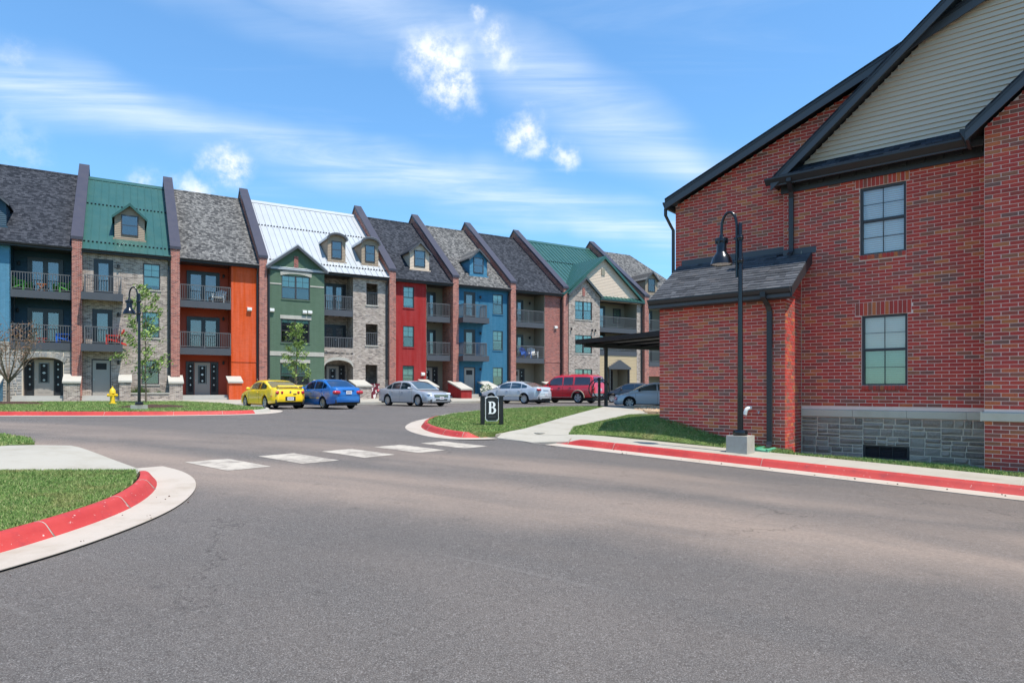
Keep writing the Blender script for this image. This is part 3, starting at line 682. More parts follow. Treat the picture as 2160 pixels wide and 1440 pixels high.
def arake(tt): return 6.50+(7.55-tt)*.417 if tt > -1.7 else 6.50+9.25*.417-(-1.7-tt)*.417
apts = [(TX(7.39), ZB), (TX(-10.8), ZB), (TX(-10.8), arake(-10.8)), (TX(-1.7), arake(-1.7)), (TX(7.39), arake(7.39))]
wm.prism(apts, 'y', A_+M6, 27)
def crake(tt): return 6.41+(.90-abs(tt+1.7)+1.7)*.90
cpts = [(TX(.66), ZB), (TX(-4.06), ZB), (TX(-4.06), crake(-4.06)), (TX(-1.7), crake(-1.7)), (TX(.66), crake(.66))]
wm.prism(cpts, 'y', C_+M6, A_)
wm.box(TX(-4.06), TX(-8), B_+M6, A_, ZB, 6.34)
wall = wm.build('wall', 'mortar', bld)
# bricks, course by course
def minus(iv, cuts):
    out = [iv]
    for (c, d_) in cuts:
        nx = []
        for (a, b) in out:
            if d_ <= a or c >= b: nx.append((a, b)); continue
            if a < c: nx.append((a, c))
            if d_ < b: nx.append((d_, b))
        out = nx
    return out
SOL_LO = (TX(3.018), TX(1.948), 3.292, 3.581); SOL_UP = (TX(3.018), TX(1.987), 6.108, 6.325)
def bspan(z):
    cuts = []
    for h in (WUP, WLO):
        if h[2]-.105 < z < h[3]: cuts.append((h[0], h[1]))
    for h in (SOL_LO, SOL_UP):
        if h[2]-.01 < z < h[3]: cuts.append((h[0], h[1]))
    return minus((TX(4.55), TX(.60)), cuts)
courses(1.23, 6.33, bspan, B_, TX(4.08))
courses(ZB, 3.68, lambda z: [(TX(7.17), TX(4.15))], W_, TX(7.17))
courses(3.9, 10.4, lambda z: [(TX(7.39), max(TX(7.39)+.01, min(TX(4.55), TX(2.0))))] if z < arake(7.39) else [(max(TX(7.39), TX(7.55-(z-6.50)/.417)), TX(2.0))], A_, TX(7.39))
courses(1.25, 9.0, lambda z: [(TX(.66), TX(-4.06))] if z < crake(.66) else [(TX(.9-(z-6.41)/.90), TX(-4.3+(z-6.41)/.90))] if z < crake(-1.7)-.1 else [], C_, TX(.66))
courses(ZB, 1.066, lambda z: [(TX(.66), TX(-4.06))], C_, TX(.66))
for (x0, x1, z0, z1) in (SOL_LO, SOL_UP):                                                   # soldier courses over the windows
    n = 13
    for i in range(n):
        p = x0+(x1-x0)*i/n
        BRK.append((p+JT/2, p+(x1-x0)/n-JT/2, B_, z0+JT/2, z1-JT/2, 'front'))
for h in (WUP, WLO):                                                                        # rowlock sills
    n = 12
    for i in range(n):
        p = h[0]+(h[1]-h[0])*i/n; BRK.append((p+.004, p+(h[1]-h[0])/n-.004, B_-.028, h[2]-.1, h[2]-.008, 'front'))
i = int(ZB/BC)                                                                              # return wall of the wing, half bricks seen end on
while (i+1)*BC < 3.68+.9:
    za, zb = i*BC+JT/2, (i+1)*BC-JT/2
    n = 6
    for j in range(n+1):
        ph = W_+(0.0 if i % 2 else -.10)
        p, q = max(W_+.006, ph+j*.2)+JT/2, min(B_, ph+(j+1)*.2)-JT/2
        if q-p > .03 and zb < 3.66+(p-W_)*.62: BRK.append((p, q, TX(4.15), za, zb, 'side'))
    i += 1
def brickbox(b):
    p, q, y, za, zb, fc = b
    if fc == 'front': return (p, q, y, y+.02, za, zb)
    return (y-.02, y, p, q, za, zb)
def bdepth(b):
    e = brickbox(b); v = RB.w((e[0]+e[1])/2, (e[2]+e[3])/2); z = (e[4]+e[5])/2
    px = abs(v.x/v.y)*1350; py = 822-(z-1.66)/v.y*1350
    return v.y/max(.03, min(.26, e[1]-e[0])) if (px < 1085 and -10 < py < 1450 and v.y > 0) else 9e9
BRK.sort(key=bdepth)
cache = {}
for b in BRK[:300]:
    e = brickbox(b); key = (round(e[1]-e[0], 2), round(e[3]-e[2], 2), round(e[5]-e[4], 3))
    bx = BASE[bld.name]
    if key not in cache:
        l, dp, h = key; ob = MB().box(-l/2, l/2, 0, dp, -h/2, h/2); me_o = mkobj('brick', ob.v, ob.f, 'brick_red', None, None, True); cache[key] = me_o.data; bpy.data.objects.remove(me_o)
    o = bpy.data.objects.new('brick', cache[key]); col.objects.link(o); o.parent = wall
    o.location = ((e[0]+e[1])/2-bx[0], e[2]-bx[1]+rnd.uniform(-.0025, .002), (e[4]+e[5])/2-bx[2])
mb = MB()
for b in BRK[300:]:
    e = brickbox(b); j = rnd.uniform(-.0025, .002)
    if b[5] == 'front': mb.box(e[0], e[1], e[2]+j, e[3], e[4], e[5])
    else: mb.box(e[0], e[1]+j, e[2], e[3], e[4], e[5])
bs = mb.build('brickwork', 'brick_red', bld, None, False); bs['kind'] = 'stuff'; bs['label'] = 'red and brown bricks of the upper and farther walls'
# painted-out writing smudge and mortar bead
MB().box(TX(4.158), TX(4.145), B_-.012, B_+.004, .1, 4.9).build('sealant_joint', 'cast_stone', bld)
# stone base under a cast band
sbk = MB(); holes_wall(sbk, TX(4.15), TX(.60), ZB, 1.05, B_+.012, [VNT], .10); sb = sbk.build('stone_base', 'stone_mortar', bld)
r5 = random.Random(21); zt = 1.045
for (a, b, c, d_) in (ashlar(TX(4.14), VNT[0], -.1, zt, (.16, .48), (.085, .24), r5)+ashlar(VNT[1], TX(.67), -.1, zt, (.16, .50), (.085, .25), r5)+ashlar(VNT[0], VNT[1], VNT[3], zt, (.16, .45), (.085, .22), r5)+ashlar(VNT[0], VNT[1], -.1, VNT[2], (.2, .5), (.085, .3), r5)):
    rockstone(a, b, c, d_, B_+.004, .020, .030, sb, 'ashlar', r5)
def band(x0, x1, y, z0, z1, cuts):
    xs = [x0]+cuts+[x1]
    for a, b in zip(xs, xs[1:]): MB().prism([(y, z0), (y-.05, z0+.012), (y-.05, z1-.022), (y, z1)], 'x', a+.003, b-.003).build('band_stone', 'cast_stone', bld)
band(TX(4.145), TX(.67), B_, 1.047, 1.222, [TX(3.066), TX(2.031), TX(.997)])
band(TX(.72), TX(-4.1), C_, 1.062, 1.246, [TX(-.6), TX(-1.8), TX(-3)])
MB().box(TX(.72), TX(.69), C_-.047, B_-.055, 1.064, 1.243).build('band_stone', 'cast_stone', bld)
MB().box(TX(4.10), TX(.66), B_-.09, B_+.02, -.2, .155).build('footing', 'cap_stone', bld)
# low vent with louvres
v = MB(); x0, x1, z0, z1 = VNT
for q in ((x0, x0+.05, z0, z1), (x1-.05, x1, z0, z1), (x0+.05, x1-.05, z1-.035, z1), (x0+.05, x1-.05, z0, z0+.03)): v.box(q[0], q[1], B_+.01, B_+.09, q[2], q[3])
for q in (.36, .64): v.box(x0+(x1-x0)*q-.008, x0+(x1-x0)*q+.008, B_+.03, B_+.06, z0, z1)
vo = v.build('vent', 'black_trim', bld)
for i in range(7):
    z = z0+.045+i*.033
    MB().prism([(B_+.05, z-.012), (B_+.09, z+.012), (B_+.09, z+.018), (B_+.05, z-.006)], 'x', x0+.05, x1-.05).build('louvre', 'frame_dark', vo)
MB().box(x0+.02, x1-.02, B_+.1, B_+.11, z0+.02, z1-.02).build('screen', 'room_dark', vo)
# windows with blinds
def bigwin(h, white):
    x0, x1, z0, z1 = h; y = B_+.075; f = MB(); fw = .048; zm = (z0+z1)/2+.012
    f.box(x0, x0+fw, y-.03, y+.06, z0, z1); f.box(x1-fw, x1, y-.03, y+.06, z0, z1); f.box(x0+fw, x1-fw, y-.03, y+.06, z1-fw, z1); f.box(x0+fw, x1-fw, y-.03, y+.06, z0, z0+.035)
    f.box(x0+fw, x1-fw, y-.012, y+.05, zm-.028, zm+.028)
    xm = (x0+x1)/2
    for (a, b) in ((z0+.035, zm-.028), (zm+.028, z1-fw)):
        f.box(xm-.007, xm+.007, y+.004, y+.028, a, b); q = (a+b)/2; f.box(x0+fw, xm-.007, y+.004, y+.028, q-.005, q+.005); f.box(xm+.007, x1-fw, y+.004, y+.028, q-.005, q+.005)
    fo = f.build('window', 'frame_dark', bld)
    MB().box(x0+fw-.01, x1-fw+.01, y+.012, y+.016, zm, z1-fw+.01).build('pane', 'clear_pane', fo); MB().box(x0+fw-.01, x1-fw+.01, y+.032, y+.036, z0+.03, zm).build('pane', 'clear_pane' if white else 'pane', fo)
    n = int((z1-z0-.1)/.046)
    for i in range(n):
        z = z0+.05+i*.046; tl = .0225
        MB().prism([(y+.085, z-tl), (y+.088, z-tl), (y+.110, z+tl), (y+.107, z+tl)], 'x', x0+.05, x1-.05).build('slat', 'blind_white' if white else 'blind', fo)
    MB().box(x0-.02, x1+.02, y+.3, y+.32, z0-.02, z1+.02).build('room_back', 'blind', fo)
bigwin(WUP, True); bigwin(WLO, False)
# frieze with dentils, pent roof, gutter
fz = MB().box(TX(4.60), TX(.68), B_-.05, B_+.02, 6.30, 6.565).build('frieze', 'bronze_trim', bld)
for i in range(12): 
    tt = 4.42-i*.325; MB().box(TX(tt), TX(tt)+.115, B_-.10, B_-.047, 6.40, 6.51).build('dentil', 'bronze_trim', fz)
MB().box(TX(4.68), TX(.70), B_-.36, B_+.01, 6.545, 6.575).build('soffit', 'bronze_trim', bld)
gp = [(B_-.36, 6.46), (B_-.375, 6.46), (B_-.50, 6.56), (B_-.50, 6.60), (B_-.36, 6.60)]
MB().prism(gp, 'x', TX(4.84), TX(.95)).build('gutter', 'bronze_trim', bld, None)
MB().prism([(B_-.36, 6.43), (B_-.30, 6.43), (B_-.30, 6.60), (B_-.36, 6.60)], 'x', TX(4.68), TX(.70)).build('fascia', 'fascia_grey', bld)
MB().prism([(B_-.45, 6.60), (B_+.06, 6.90), (B_+.06, 6.93), (B_-.45, 6.628)], 'x', TX(4.66), TX(.78)).build('pent_roof', 'shingle_dark', bld)
# gable siding, board by board
def grake(tt): return 6.40+(4.665-tt)*.86 if tt > -1.7 else 6.40+6.365*.86-(-1.7-tt)*.86
gb = MB().prism([(TX(4.50), 6.6), (TX(-7.9), 6.6), (TX(-1.7), grake(-1.7)+.05)], 'y', B_+.045, A_+.2).build('gable_wall', 'tan_siding', bld)
z = 6.88; ex = .108
while z < grake(-1.7)-.2:
    for (za, zb, y0, y1) in ((z, z+ex, B_+.012, B_+.042),):
        ta = 4.665-(zb-6.40-.09)/.86; tb = -3.4-ta
        MB().prism([(B_+.060, za), (y0, za), (y0, za+.012), (y1, zb), (B_+.060, zb)], 'x', TX(ta), TX(tb)).build('siding_board', 'tan_siding', gb)
    z += ex
# rakes and roofs
def raked(tt0, zf, dn, y0, y1, t1, thick): return [(TX(tt0), zf(tt0)-dn), (TX(t1), zf(t1)-dn), (TX(t1), zf(t1)-dn+thick), (TX(tt0), zf(tt0)-dn+thick)]
def roofpair(zf, te, tr, y0, y1, name, th=.10):
    """two slopes and their barge boards; te = eave, tr = ridge"""
    ro = MB()
    for (a, b) in ((te, tr), (2*tr-te, tr)): ro.prism([(TX(a), zf(a)+.20), (TX(b), zf(b)+.20), (TX(b), zf(b)+.20+th*.4), (TX(a), zf(a)+.20+th*.4)], 'y', y0-.02, y1)
    r_ = ro.build(name, 'shingle_dark', bld)
    for (a, b) in ((te, tr), (2*tr-te, tr)):
        MB().prism([(TX(a), zf(a)-.03), (TX(b), zf(b)-.03), (TX(b), zf(b)+.14), (TX(a), zf(a)+.14)], 'y', y0, y0+.035).build('barge_board', 'fascia_grey', r_)
        MB().prism([(TX(a), zf(a)+.14), (TX(b), zf(b)+.14), (TX(b), zf(b)+.196), (TX(a), zf(a)+.196)], 'y', y0-.012, y0+.05).build('barge_moulding', 'bronze_trim', r_)
        MB().prism([(TX(a), zf(a)+.10), (TX(b), zf(b)+.10), (TX(b), zf(b)+.19), (TX(a), zf(a)+.19)], 'y', y0+.05, y1-.05).build('roof_deck', 'bronze_trim', r_)
    return r_
roofpair(arake, 7.55, -1.7, A_-.30, 27.3, 'main_roof')
roofpair(grake, 4.72, -1.7, B_-.42, 21.5, 'gable_roof')
roofpair(crake, .93, -1.7, C_-.32, 16.6, 'bay_roof')
MB().prism([(TX(7.50), 6.47), (TX(7.50), 6.64), (TX(7.63), 6.66), (TX(7.63), 6.62), (TX(7.57), 6.47)], 'y', A_-.28, 27).build('gutter', 'bronze_trim', bld)
MB().prism([(TX(.88), 6.36), (TX(.88), 6.58), (TX(1.02), 6.60), (TX(1.02), 6.55), (TX(.93), 6.37)], 'y', C_-.30, B_-.4).build('gutter', 'bronze_trim', bld)
# wing: shed roof with shingles
sl = .647
def wz(y): return 3.86+(y-14.27)*sl
wr = MB().prism([(14.27, wz(14.27)-.06), (A_, wz(A_)-.06), (A_, wz(A_)), (14.27, wz(14.27))], 'x', TX(7.27), TX(3.93)).build('wing_roof', 'bronze_trim', bld)
L_ = (A_-14.27)*math.hypot(1, sl); cth, sth = 1/math.hypot(1, sl), sl/math.hypot(1, sl)
nr = 15; exq = L_/nr; r6 = random.Random(4)
for j in range(nr):
    x = TX(7.29)
    while x < TX(3.915):
        w_ = min(r6.choice((.13, .17, .22, .26, .30)), TX(3.915)-x)
        if TX(3.915)-(x+w_) < .08: w_ = TX(3.915)-x
        s0 = j*exq-.02-r6.uniform(0, .004); s1 = s0+exq+.05; lift = .006+r6.choice((.0, .004, .007))
        pt = [(14.27+s0*cth-lift*sth, wz(14.27)+s0*sth+(lift+.010)*cth), (14.27+s1*cth, wz(14.27)+s1*sth+.002), (14.27+s1*cth, wz(14.27)+s1*sth+.006), (14.27+s0*cth-lift*sth, wz(14.27)+s0*sth+(lift+.017)*cth)]
        if pt[1][0] < A_+.06 and not (pt[1][0] > B_ and x+w_ > TX(4.55)): MB().prism(pt, 'x', x+.002, x+w_-.002).build('shingle', 'shingle_piece', wr)
        x += w_
MB().box(TX(7.27), TX(3.93), 14.27, 14.31, 3.66, wz(14.27)-.05).build('fascia', 'fascia_grey', bld)
MB().prism([(14.27, 3.73), (14.20, 3.76), (14.16, 3.83), (14.16, 3.86), (14.27, 3.85)], 'x', TX(7.28), TX(3.93)).build('gutter', 'bronze_trim', bld)
MB().box(TX(7.26), TX(3.94), 14.31, W_, 3.645, 3.675).build('soffit', 'bronze_trim', bld)
for (tt, nm) in ((3.93, 'barge_board'), (7.29, 'barge_board')):
    MB().prism([(14.27, wz(14.27)-.20), (A_-.02 if tt > 5 else B_-.01, wz(A_ if tt > 5 else B_)-.27), (A_-.02 if tt > 5 else B_-.01, wz(A_ if tt > 5 else B_)-.005), (14.27, wz(14.27)-.005)], 'x', TX(tt)-.02, TX(tt)+.02).build(nm, 'bronze_trim', bld)
MB().box(TX(7.21), TX(4.56), A_-.012, A_+.004, wz(A_)-.02, wz(A_)+.14).build('flashing', 'fascia_grey', bld)
MB().box(TX(4.56), TX(3.83), B_-.012, B_+.004, wz(B_)-.02, wz(B_)+.13).build('flashing', 'fascia_grey', bld)
# downspouts
def spout(pts, w_=.075, dp=.055, m='bronze_trim', par=None):
    """rectangular pipe with elbows through (x,y,z) points; a narrow band clip on the long run"""
    mb = MB(); P = [Vector(p) for p in pts]; vs = []; fs = []
    for i, p in enumerate(P): vs += [p+Vector((sx*w_/2, sy*dp/2, 0)) for sx, sy in ((-1, -1), (1, -1), (1, 1), (-1, 1))]
    for i in range(len(P)-1): fs += [(i*4+j, i*4+(j+1) % 4, (i+1)*4+(j+1) % 4, (i+1)*4+j) for j in range(4)]
    fs += [(3, 2, 1, 0), tuple(len(P)*4-4+j for j in range(4))]
    return mb.add(vs, fs).build('downspout', m, par)
x = TX(4.365)
spout([(x+.06, B_-.43, 6.62), (x+.06, B_-.43, 6.45), (x+.02, B_-.12, 6.28), (x, B_-.04, 6.16), (x, B_-.04, 4.98), (x, B_-.06, 4.90), (x, B_-.18, 4.82)], .10, .06, par=bld)
x = TX(4.47)
spout([(x-.03, 14.21, 3.84), (x-.03, 14.21, 3.68), (x, W_-.13, 3.50), (x, W_-.04, 3.40), (x, W_-.04, .52), (x, W_-.07, .44), (x, W_-.16, .40)], .11, .07, par=bld)
x = TX(7.45)
spout([(x-.13, A_-.2, 6.50), (x-.13, A_-.2, 6.32), (x-.05, A_-.05, 6.05), (x-.02, A_+.03, 5.95), (x-.02, A_+.03, 4.0)], .07, .055, par=bld)
pv = MB(); x = TX(4.97); pv.tube([(x+.06, W_+.02, 1.245), (x+.045, W_-.05, 1.25), (x+.01, W_-.085, 1.225), (x-.015, W_-.09, 1.17), (x-.03, W_-.09, 1.10)], .045, 12); pv.build('vent_elbow', 'pvc', bld, 50)
sg = MB(); x = TX(4.70); sg.tube([(x, W_+.01, 1.16), (x, W_-.06, 1.16), (x-.01, W_-.075, 1.13)], .014, 8); sg.lathe([(.03, -.004), (.03, .004)], 10, (x, W_-.05, 1.185)); sg.build('spigot', 'steel', bld)
sp_ = MB(); x = TX(4.46); sp_.prism([(x-.13, .33), (x+.13, .31), (x+.11, .36), (x-.11, .38)], 'y', W_-.62, W_-.06); sp_.prism([(x-.14, .33), (x-.10, .34), (x-.10, .42), (x-.14, .41)], 'y', W_-.62, W_-.06); sp_.prism([(x+.10, .31), (x+.14, .31), (x+.14, .385), (x+.10, .395)], 'y', W_-.62, W_-.06)
RB.one(sp_, 'splash_block', 'splash_green', 'green splash block on the ground under the wing downspout', 'splash block', x, W_-.3, .31)

# ------------------------------------------------------------ the terrace of painted houses
tinted('curtain_grey', (.50, .50, .48), .8, .08, 3)
FL = (1.33, 4.33, 7.33)
EV, RG, RY = 9.95, 16.45, 8.0                 # eave and ridge height, ridge set back
SL = (RG-EV)/(RY+.35)
def rz(y): return EV+(y+.35)*SL
def hwall(H, x0, x1, z0, z1, y, m, holes=(), rev=.14, name='wall'):
    return holes_wall(MB(), x0, x1, z0, z1, y, list(holes), rev).build(name, m, H)
def lap(H, x0, x1, z0, z1, y, m, ex=.135, name='siding', side=None):
    """lap siding: each board leans out over the one below. side=(x) makes a wall facing along x instead"""
    mb = MB(); z = z0
    while z < z1-.01:
        zb = min(z+ex, z1)
        if side is None: mb.prism([(y+.05, z), (y, z), (y, z+.012), (y+.022, zb), (y+.05, zb)], 'x', x0, x1)
        else: mb.prism([(side[0]-side[1]*.05, z), (side[0], z), (side[0], z+.012), (side[0]-side[1]*.022, zb), (side[0]-side[1]*.05, zb)], 'y', x0, x1)
        z = zb
    return mb.build(name, m, H)
def window(H, x0, x1, z0, z1, y, twin=False, blind=.55, bm='blind', grid_=True):
    f = MB(); w_ = .055; ya, yb = y+.03, y+.10
    f.box(x0, x0+w_, ya, yb, z0, z1); f.box(x1-w_, x1, ya, yb, z0, z1); f.box(x0+w_, x1-w_, ya, yb, z1-w_, z1); f.box(x0+w_, x1-w_, ya, yb, z0, z0+w_)
    sashes = [(x0+w_, x1-w_)]
    if twin: xm = (x0+x1)/2; f.box(xm-.045, xm+.045, ya-.005, yb, z0+w_, z1-w_); sashes = [(x0+w_, xm-.045), (xm+.045, x1-w_)]
    zm = (z0+z1)/2
    for (a, b) in sashes:
        f.box(a, b, ya+.01, yb-.01, zm-.025, zm+.025); c = (a+b)/2
        if grid_:
            f.box(c-.009, c+.009, y+.06, y+.075, zm+.025, z1-w_); f.box(a, b, y+.061, y+.074, (zm+z1)/2-.008, (zm+z1)/2+.008)
    fo = f.build('window', 'frame_dark', H)
    MB().box(x0+.02, x1-.02, y+.082, y+.086, z0+.02, z1-.02).build('pane', 'pane', fo)
    if blind > .02: MB().box(x0+.03, x1-.03, y+.125, y+.130, z1-.03-(z1-z0-.06)*blind, z1-.03).build('blind', bm, fo)
    MB().box(x0-.05, x1+.05, y+.28, y+.30, z0-.05, z1+.05).build('room_back', 'room_dark', fo)
    return fo
def balcony_doors(H, x0, x1, z0, z1, y, n=2, bright=True):
    """dark framed glazed door leaves"""
    f = MB(); w_ = .10; f.box(x0, x0+w_, y, y+.09, z0, z1); f.box(x1-w_, x1, y, y+.09, z0, z1); f.box(x0+w_, x1-w_, y, y+.09, z1-w_, z1)
    lw = (x1-x0-2*w_)/n; panes = []
    for i in range(n):
        a = x0+w_+i*lw; b = a+lw; s_ = .13 if n > 1 else .15
        f.box(a, a+s_, y+.02, y+.07, z0, z1-w_); f.box(b-s_, b, y+.02, y+.07, z0, z1-w_); f.box(a+s_, b-s_, y+.02, y+.07, z1-w_-s_, z1-w_); f.box(a+s_, b-s_, y+.02, y+.07, z0, z0+.22)
        panes.append((a+s_, b-s_))
    fo = f.build('balcony_door', 'black_trim', H)
    for (a, b) in panes:
        MB().box(a-.01, b+.01, y+.04, y+.046, z0+.21, z1-w_-s_+.01).build('pane', 'door_pane', fo)
        MB().box(a-.02, b+.02, y+.10, y+.105, z0+.2, z1-w_).build('curtain' if bright else 'room_back', 'curtain_grey' if bright else 'room_dark', fo)
    MB().tube([(x1-w_-.2 if n == 1 else (x0+x1)/2+.08, y-.03, z0+1.0), (x1-w_-.2 if n == 1 else (x0+x1)/2+.08, y+.02, z0+1.0)], .025, 8).build('handle', 'steel', fo)
    return fo
def entry_door(H, x0, x1, z0, z1, y, lite='oval', side=(), frame=True):
    """panelled grey door; lite: small top light, or a tall leaded light; side: sidelights"""
    d_ = MB(); d_.box(x0, x1, y+.03, y+.08, z0, z1)
    if lite == 'small':
        for (a, b) in ((.14, .32), (.41, .59), (.68, .86)): d_.box(x0+(x1-x0)*a, x0+(x1-x0)*b, y+.02, y+.03, z0+.18, z0+(z1-z0)*.66)
    else:
        for (a, b) in ((.18, .44), (.56, .82)):
            xa, xb = x0+(x1-x0)*a, x0+(x1-x0)*b
            d_.box(xa, xb, y+.018, y+.03, z0+.18, z0+.58)
    do = d_.build('door', 'door_grey', H)
    xa, xb = x0+(x1-x0)*.22, x0+(x1-x0)*.78
    if lite == 'small': MB().box(xa-.02, xb+.02, y+.016, y+.034, z0+(z1-z0)*.74, z0+(z1-z0)*.92).build('pane', 'room_dark', do)
    else:
        MB().box(xa, xb, y+.022, y+.034, z0+.72, z1-.16).build('pane', 'room_dark', do)
        ld = MB(); zc = (z0+.72+z1-.16)/2; xc = (x0+x1)/2
        for (dz, r_) in ((-.42, .07), (0, .10), (.42, .07)): ld.prism([(xc-r_, zc+dz), (xc, zc+dz-.07), (xc+r_, zc+dz), (xc, zc+dz+.07)], 'y', y+.014, y+.022)
        for (a, b) in ((z0+.74, z0+.76), (z1-.20, z1-.18)): ld.box(xa+.03, xb-.03, y+.015, y+.022, a, b)
        for q in (xa+.05, xb-.06): ld.box(q, q+.012, y+.015, y+.022, z0+.76, z1-.2)
        ld.build('leading', 'steel', do)
    MB().tube([(x0+.07, y-.03, z0+.95), (x0+.07, y+.03, z0+.95)], .03, 8).build('handle', 'steel', do)
    for (a, b) in side:
        s_ = MB(); s_.box(a, a+.07, y+.02, y+.09, z0, z1); s_.box(b-.07, b, y+.02, y+.09, z0, z1); s_.box(a+.07, b-.07, y+.02, y+.09, z1-.1, z1); s_.box(a+.07, b-.07, y+.02, y+.09, z0, z0+.2)
        so_ = s_.build('sidelight', 'black_trim', H)
        MB().box(a+.07, b-.07, y+.05, y+.056, z0+.2, z1-.1).build('pane', 'room_dark', so_)
        l2 = MB(); xc = (a+b)/2
        for q in (.25, .5, .75, .92): zc = z0+.2+(z1-z0-.3)*q; l2.prism([(xc-.05, zc), (xc, zc-.06), (xc+.05, zc), (xc, zc+.06)], 'y', y+.044, y+.05)
        l2.build('leading', 'steel', so_)
    if frame:
        fr = MB(); e0 = min([x0]+[q[0] for q in side])-.07; e1 = max([x1]+[q[1] for q in side])+.07
        fr.box(e0, e0+.065, y-.01, y+.1, z0, z1+.07); fr.box(e1-.065, e1, y-.01, y+.1, z0, z1+.07); fr.box(e0+.065, e1-.065, y-.01, y+.1, z1+.005, z1+.07); fr.build('door_frame', 'frame_dark', H)
    return do
def railing(H, x0, x1, z, y, ends=None):
    """posts, two rails and close balusters; ends = depth of side returns"""
    mb = MB()
    def run(p, q):
        p, q = Vector(p), Vector(q); L = (q-p).length; n = max(2, int(L/.125)); dd = (q-p).normalized(); pr = Vector((-dd.y, dd.x, 0))
        def bar(a, b, w_, z0, z1):
            vs = [a+pr*s*w_/2+Vector((0, 0, k)) for k in (z0, z1) for s in (-1, 1)]+[b+pr*s*w_/2+Vector((0, 0, k)) for k in (z0, z1) for s in (-1, 1)]
            mb.add(vs, [(0, 1, 3, 2), (4, 6, 7, 5), (0, 4, 5, 1), (2, 3, 7, 6), (0, 2, 6, 4), (1, 5, 7, 3)])
        bar(p, q, .045, .99, 1.035); bar(p, q, .03, .09, .125)
        for i in range(n+1):
            c = p+dd*L*i/n; th = .045 if i in (0, n) or (L > 1.9 and i == n//2) else .026
            bar(c-dd*th/2, c+dd*th/2, th, .0 if th > .03 else .12, 1.035 if th > .03 else 1.0)
    run((x0, y, z), (x1, y, z))
    if ends:
        run((x0, y+.02, z), (x0, y+ends, z)); run((x1, y+.02, z), (x1, y+ends, z))
    return mb.build('railing', 'rail_metal', H)
def balcony(H, x0, x1, z, y0, y1, ends=None, xr=None):
    s_ = MB().box(x0, x1, y0, y0+.05, z-.42, z+.02).box(x0, x1, y0+.05, y1, z-.12, z)
    if ends: s_.box(x0, x0+.05, y0+.05, y1, z-.42, z-.12).box(x1-.05, x1, y0+.05, y1, z-.42, z-.12)
    so_ = s_.build('balcony_floor', 'fascia_grey', H)
    u = MB(); n = max(2, int((x1-x0)/.4))
    for i in range(n): q = x0+.1+(x1-x0-.2)*i/(n-1); u.box(q-.02, q+.02, y0+.06, y1-.01, z-.34, z-.125)
    u.build('joists', 'wood_underside', so_)
    a, b = xr or (x0+.04, x1-.04)
    railing(H, a, b, z, y0+.05, ends)
def recess(H, x0, x1, z0, z1, dep, m, siding=True, top=EV-.08):
    """the hollow behind a balcony: back wall, cheeks, ceiling"""
    if siding:
        lap(H, x0, x1, z0, z1, dep, m); lap(H, .0, dep, z0, z1, 0, m, side=(x0, 1)); lap(H, .0, dep, z0, z1, 0, m, side=(x1, -1))
    else:
        b = MB(); b.poly([(x0, dep, z0), (x1, dep, z0), (x1, dep, z1), (x0, dep, z1)]); b.poly([(x0, 0, z0), (x0, dep, z0), (x0, dep, z1), (x0, 0, z1)]); b.poly([(x1, 0, z0), (x1, 0, z1), (x1, dep, z1), (x1, dep, z0)]); b.build('recess_wall', m, H)
    MB().box(x0, x1, -.02, dep+.1, z1, z1+.05).build('ceiling', 'frame_dark', H)
def downspout(H, x, z0=2.4, z1=9.7, y=-.07): return spout([(x, y-.22, z1+.12), (x, y-.2, z1), (x, y, z1-.3), (x, y, z0), (x+.02, y-.12, z0-.12)], .10, .075, 'black_trim', H)
def wall_lamp(H, x, z, y): 
    m_ = MB(); m_.lathe([(.0, -.16), (.06, -.15), (.075, .02), (.05, .06), (.0, .09)], 10, (x, y-.11, z)); m_.box(x-.04, x+.04, y-.06, y, z-.08, z+.06); m_.build('wall_lamp', 'dark_plastic', H)
def vent_hood(H, x, z, y, m='white_vinyl'): MB().prism([(y, z-.12), (y-.17, z-.06), (y-.17, z+.10), (y, z+.14)], 'x', x-.14, x+.14).build('vent_hood', m, H)
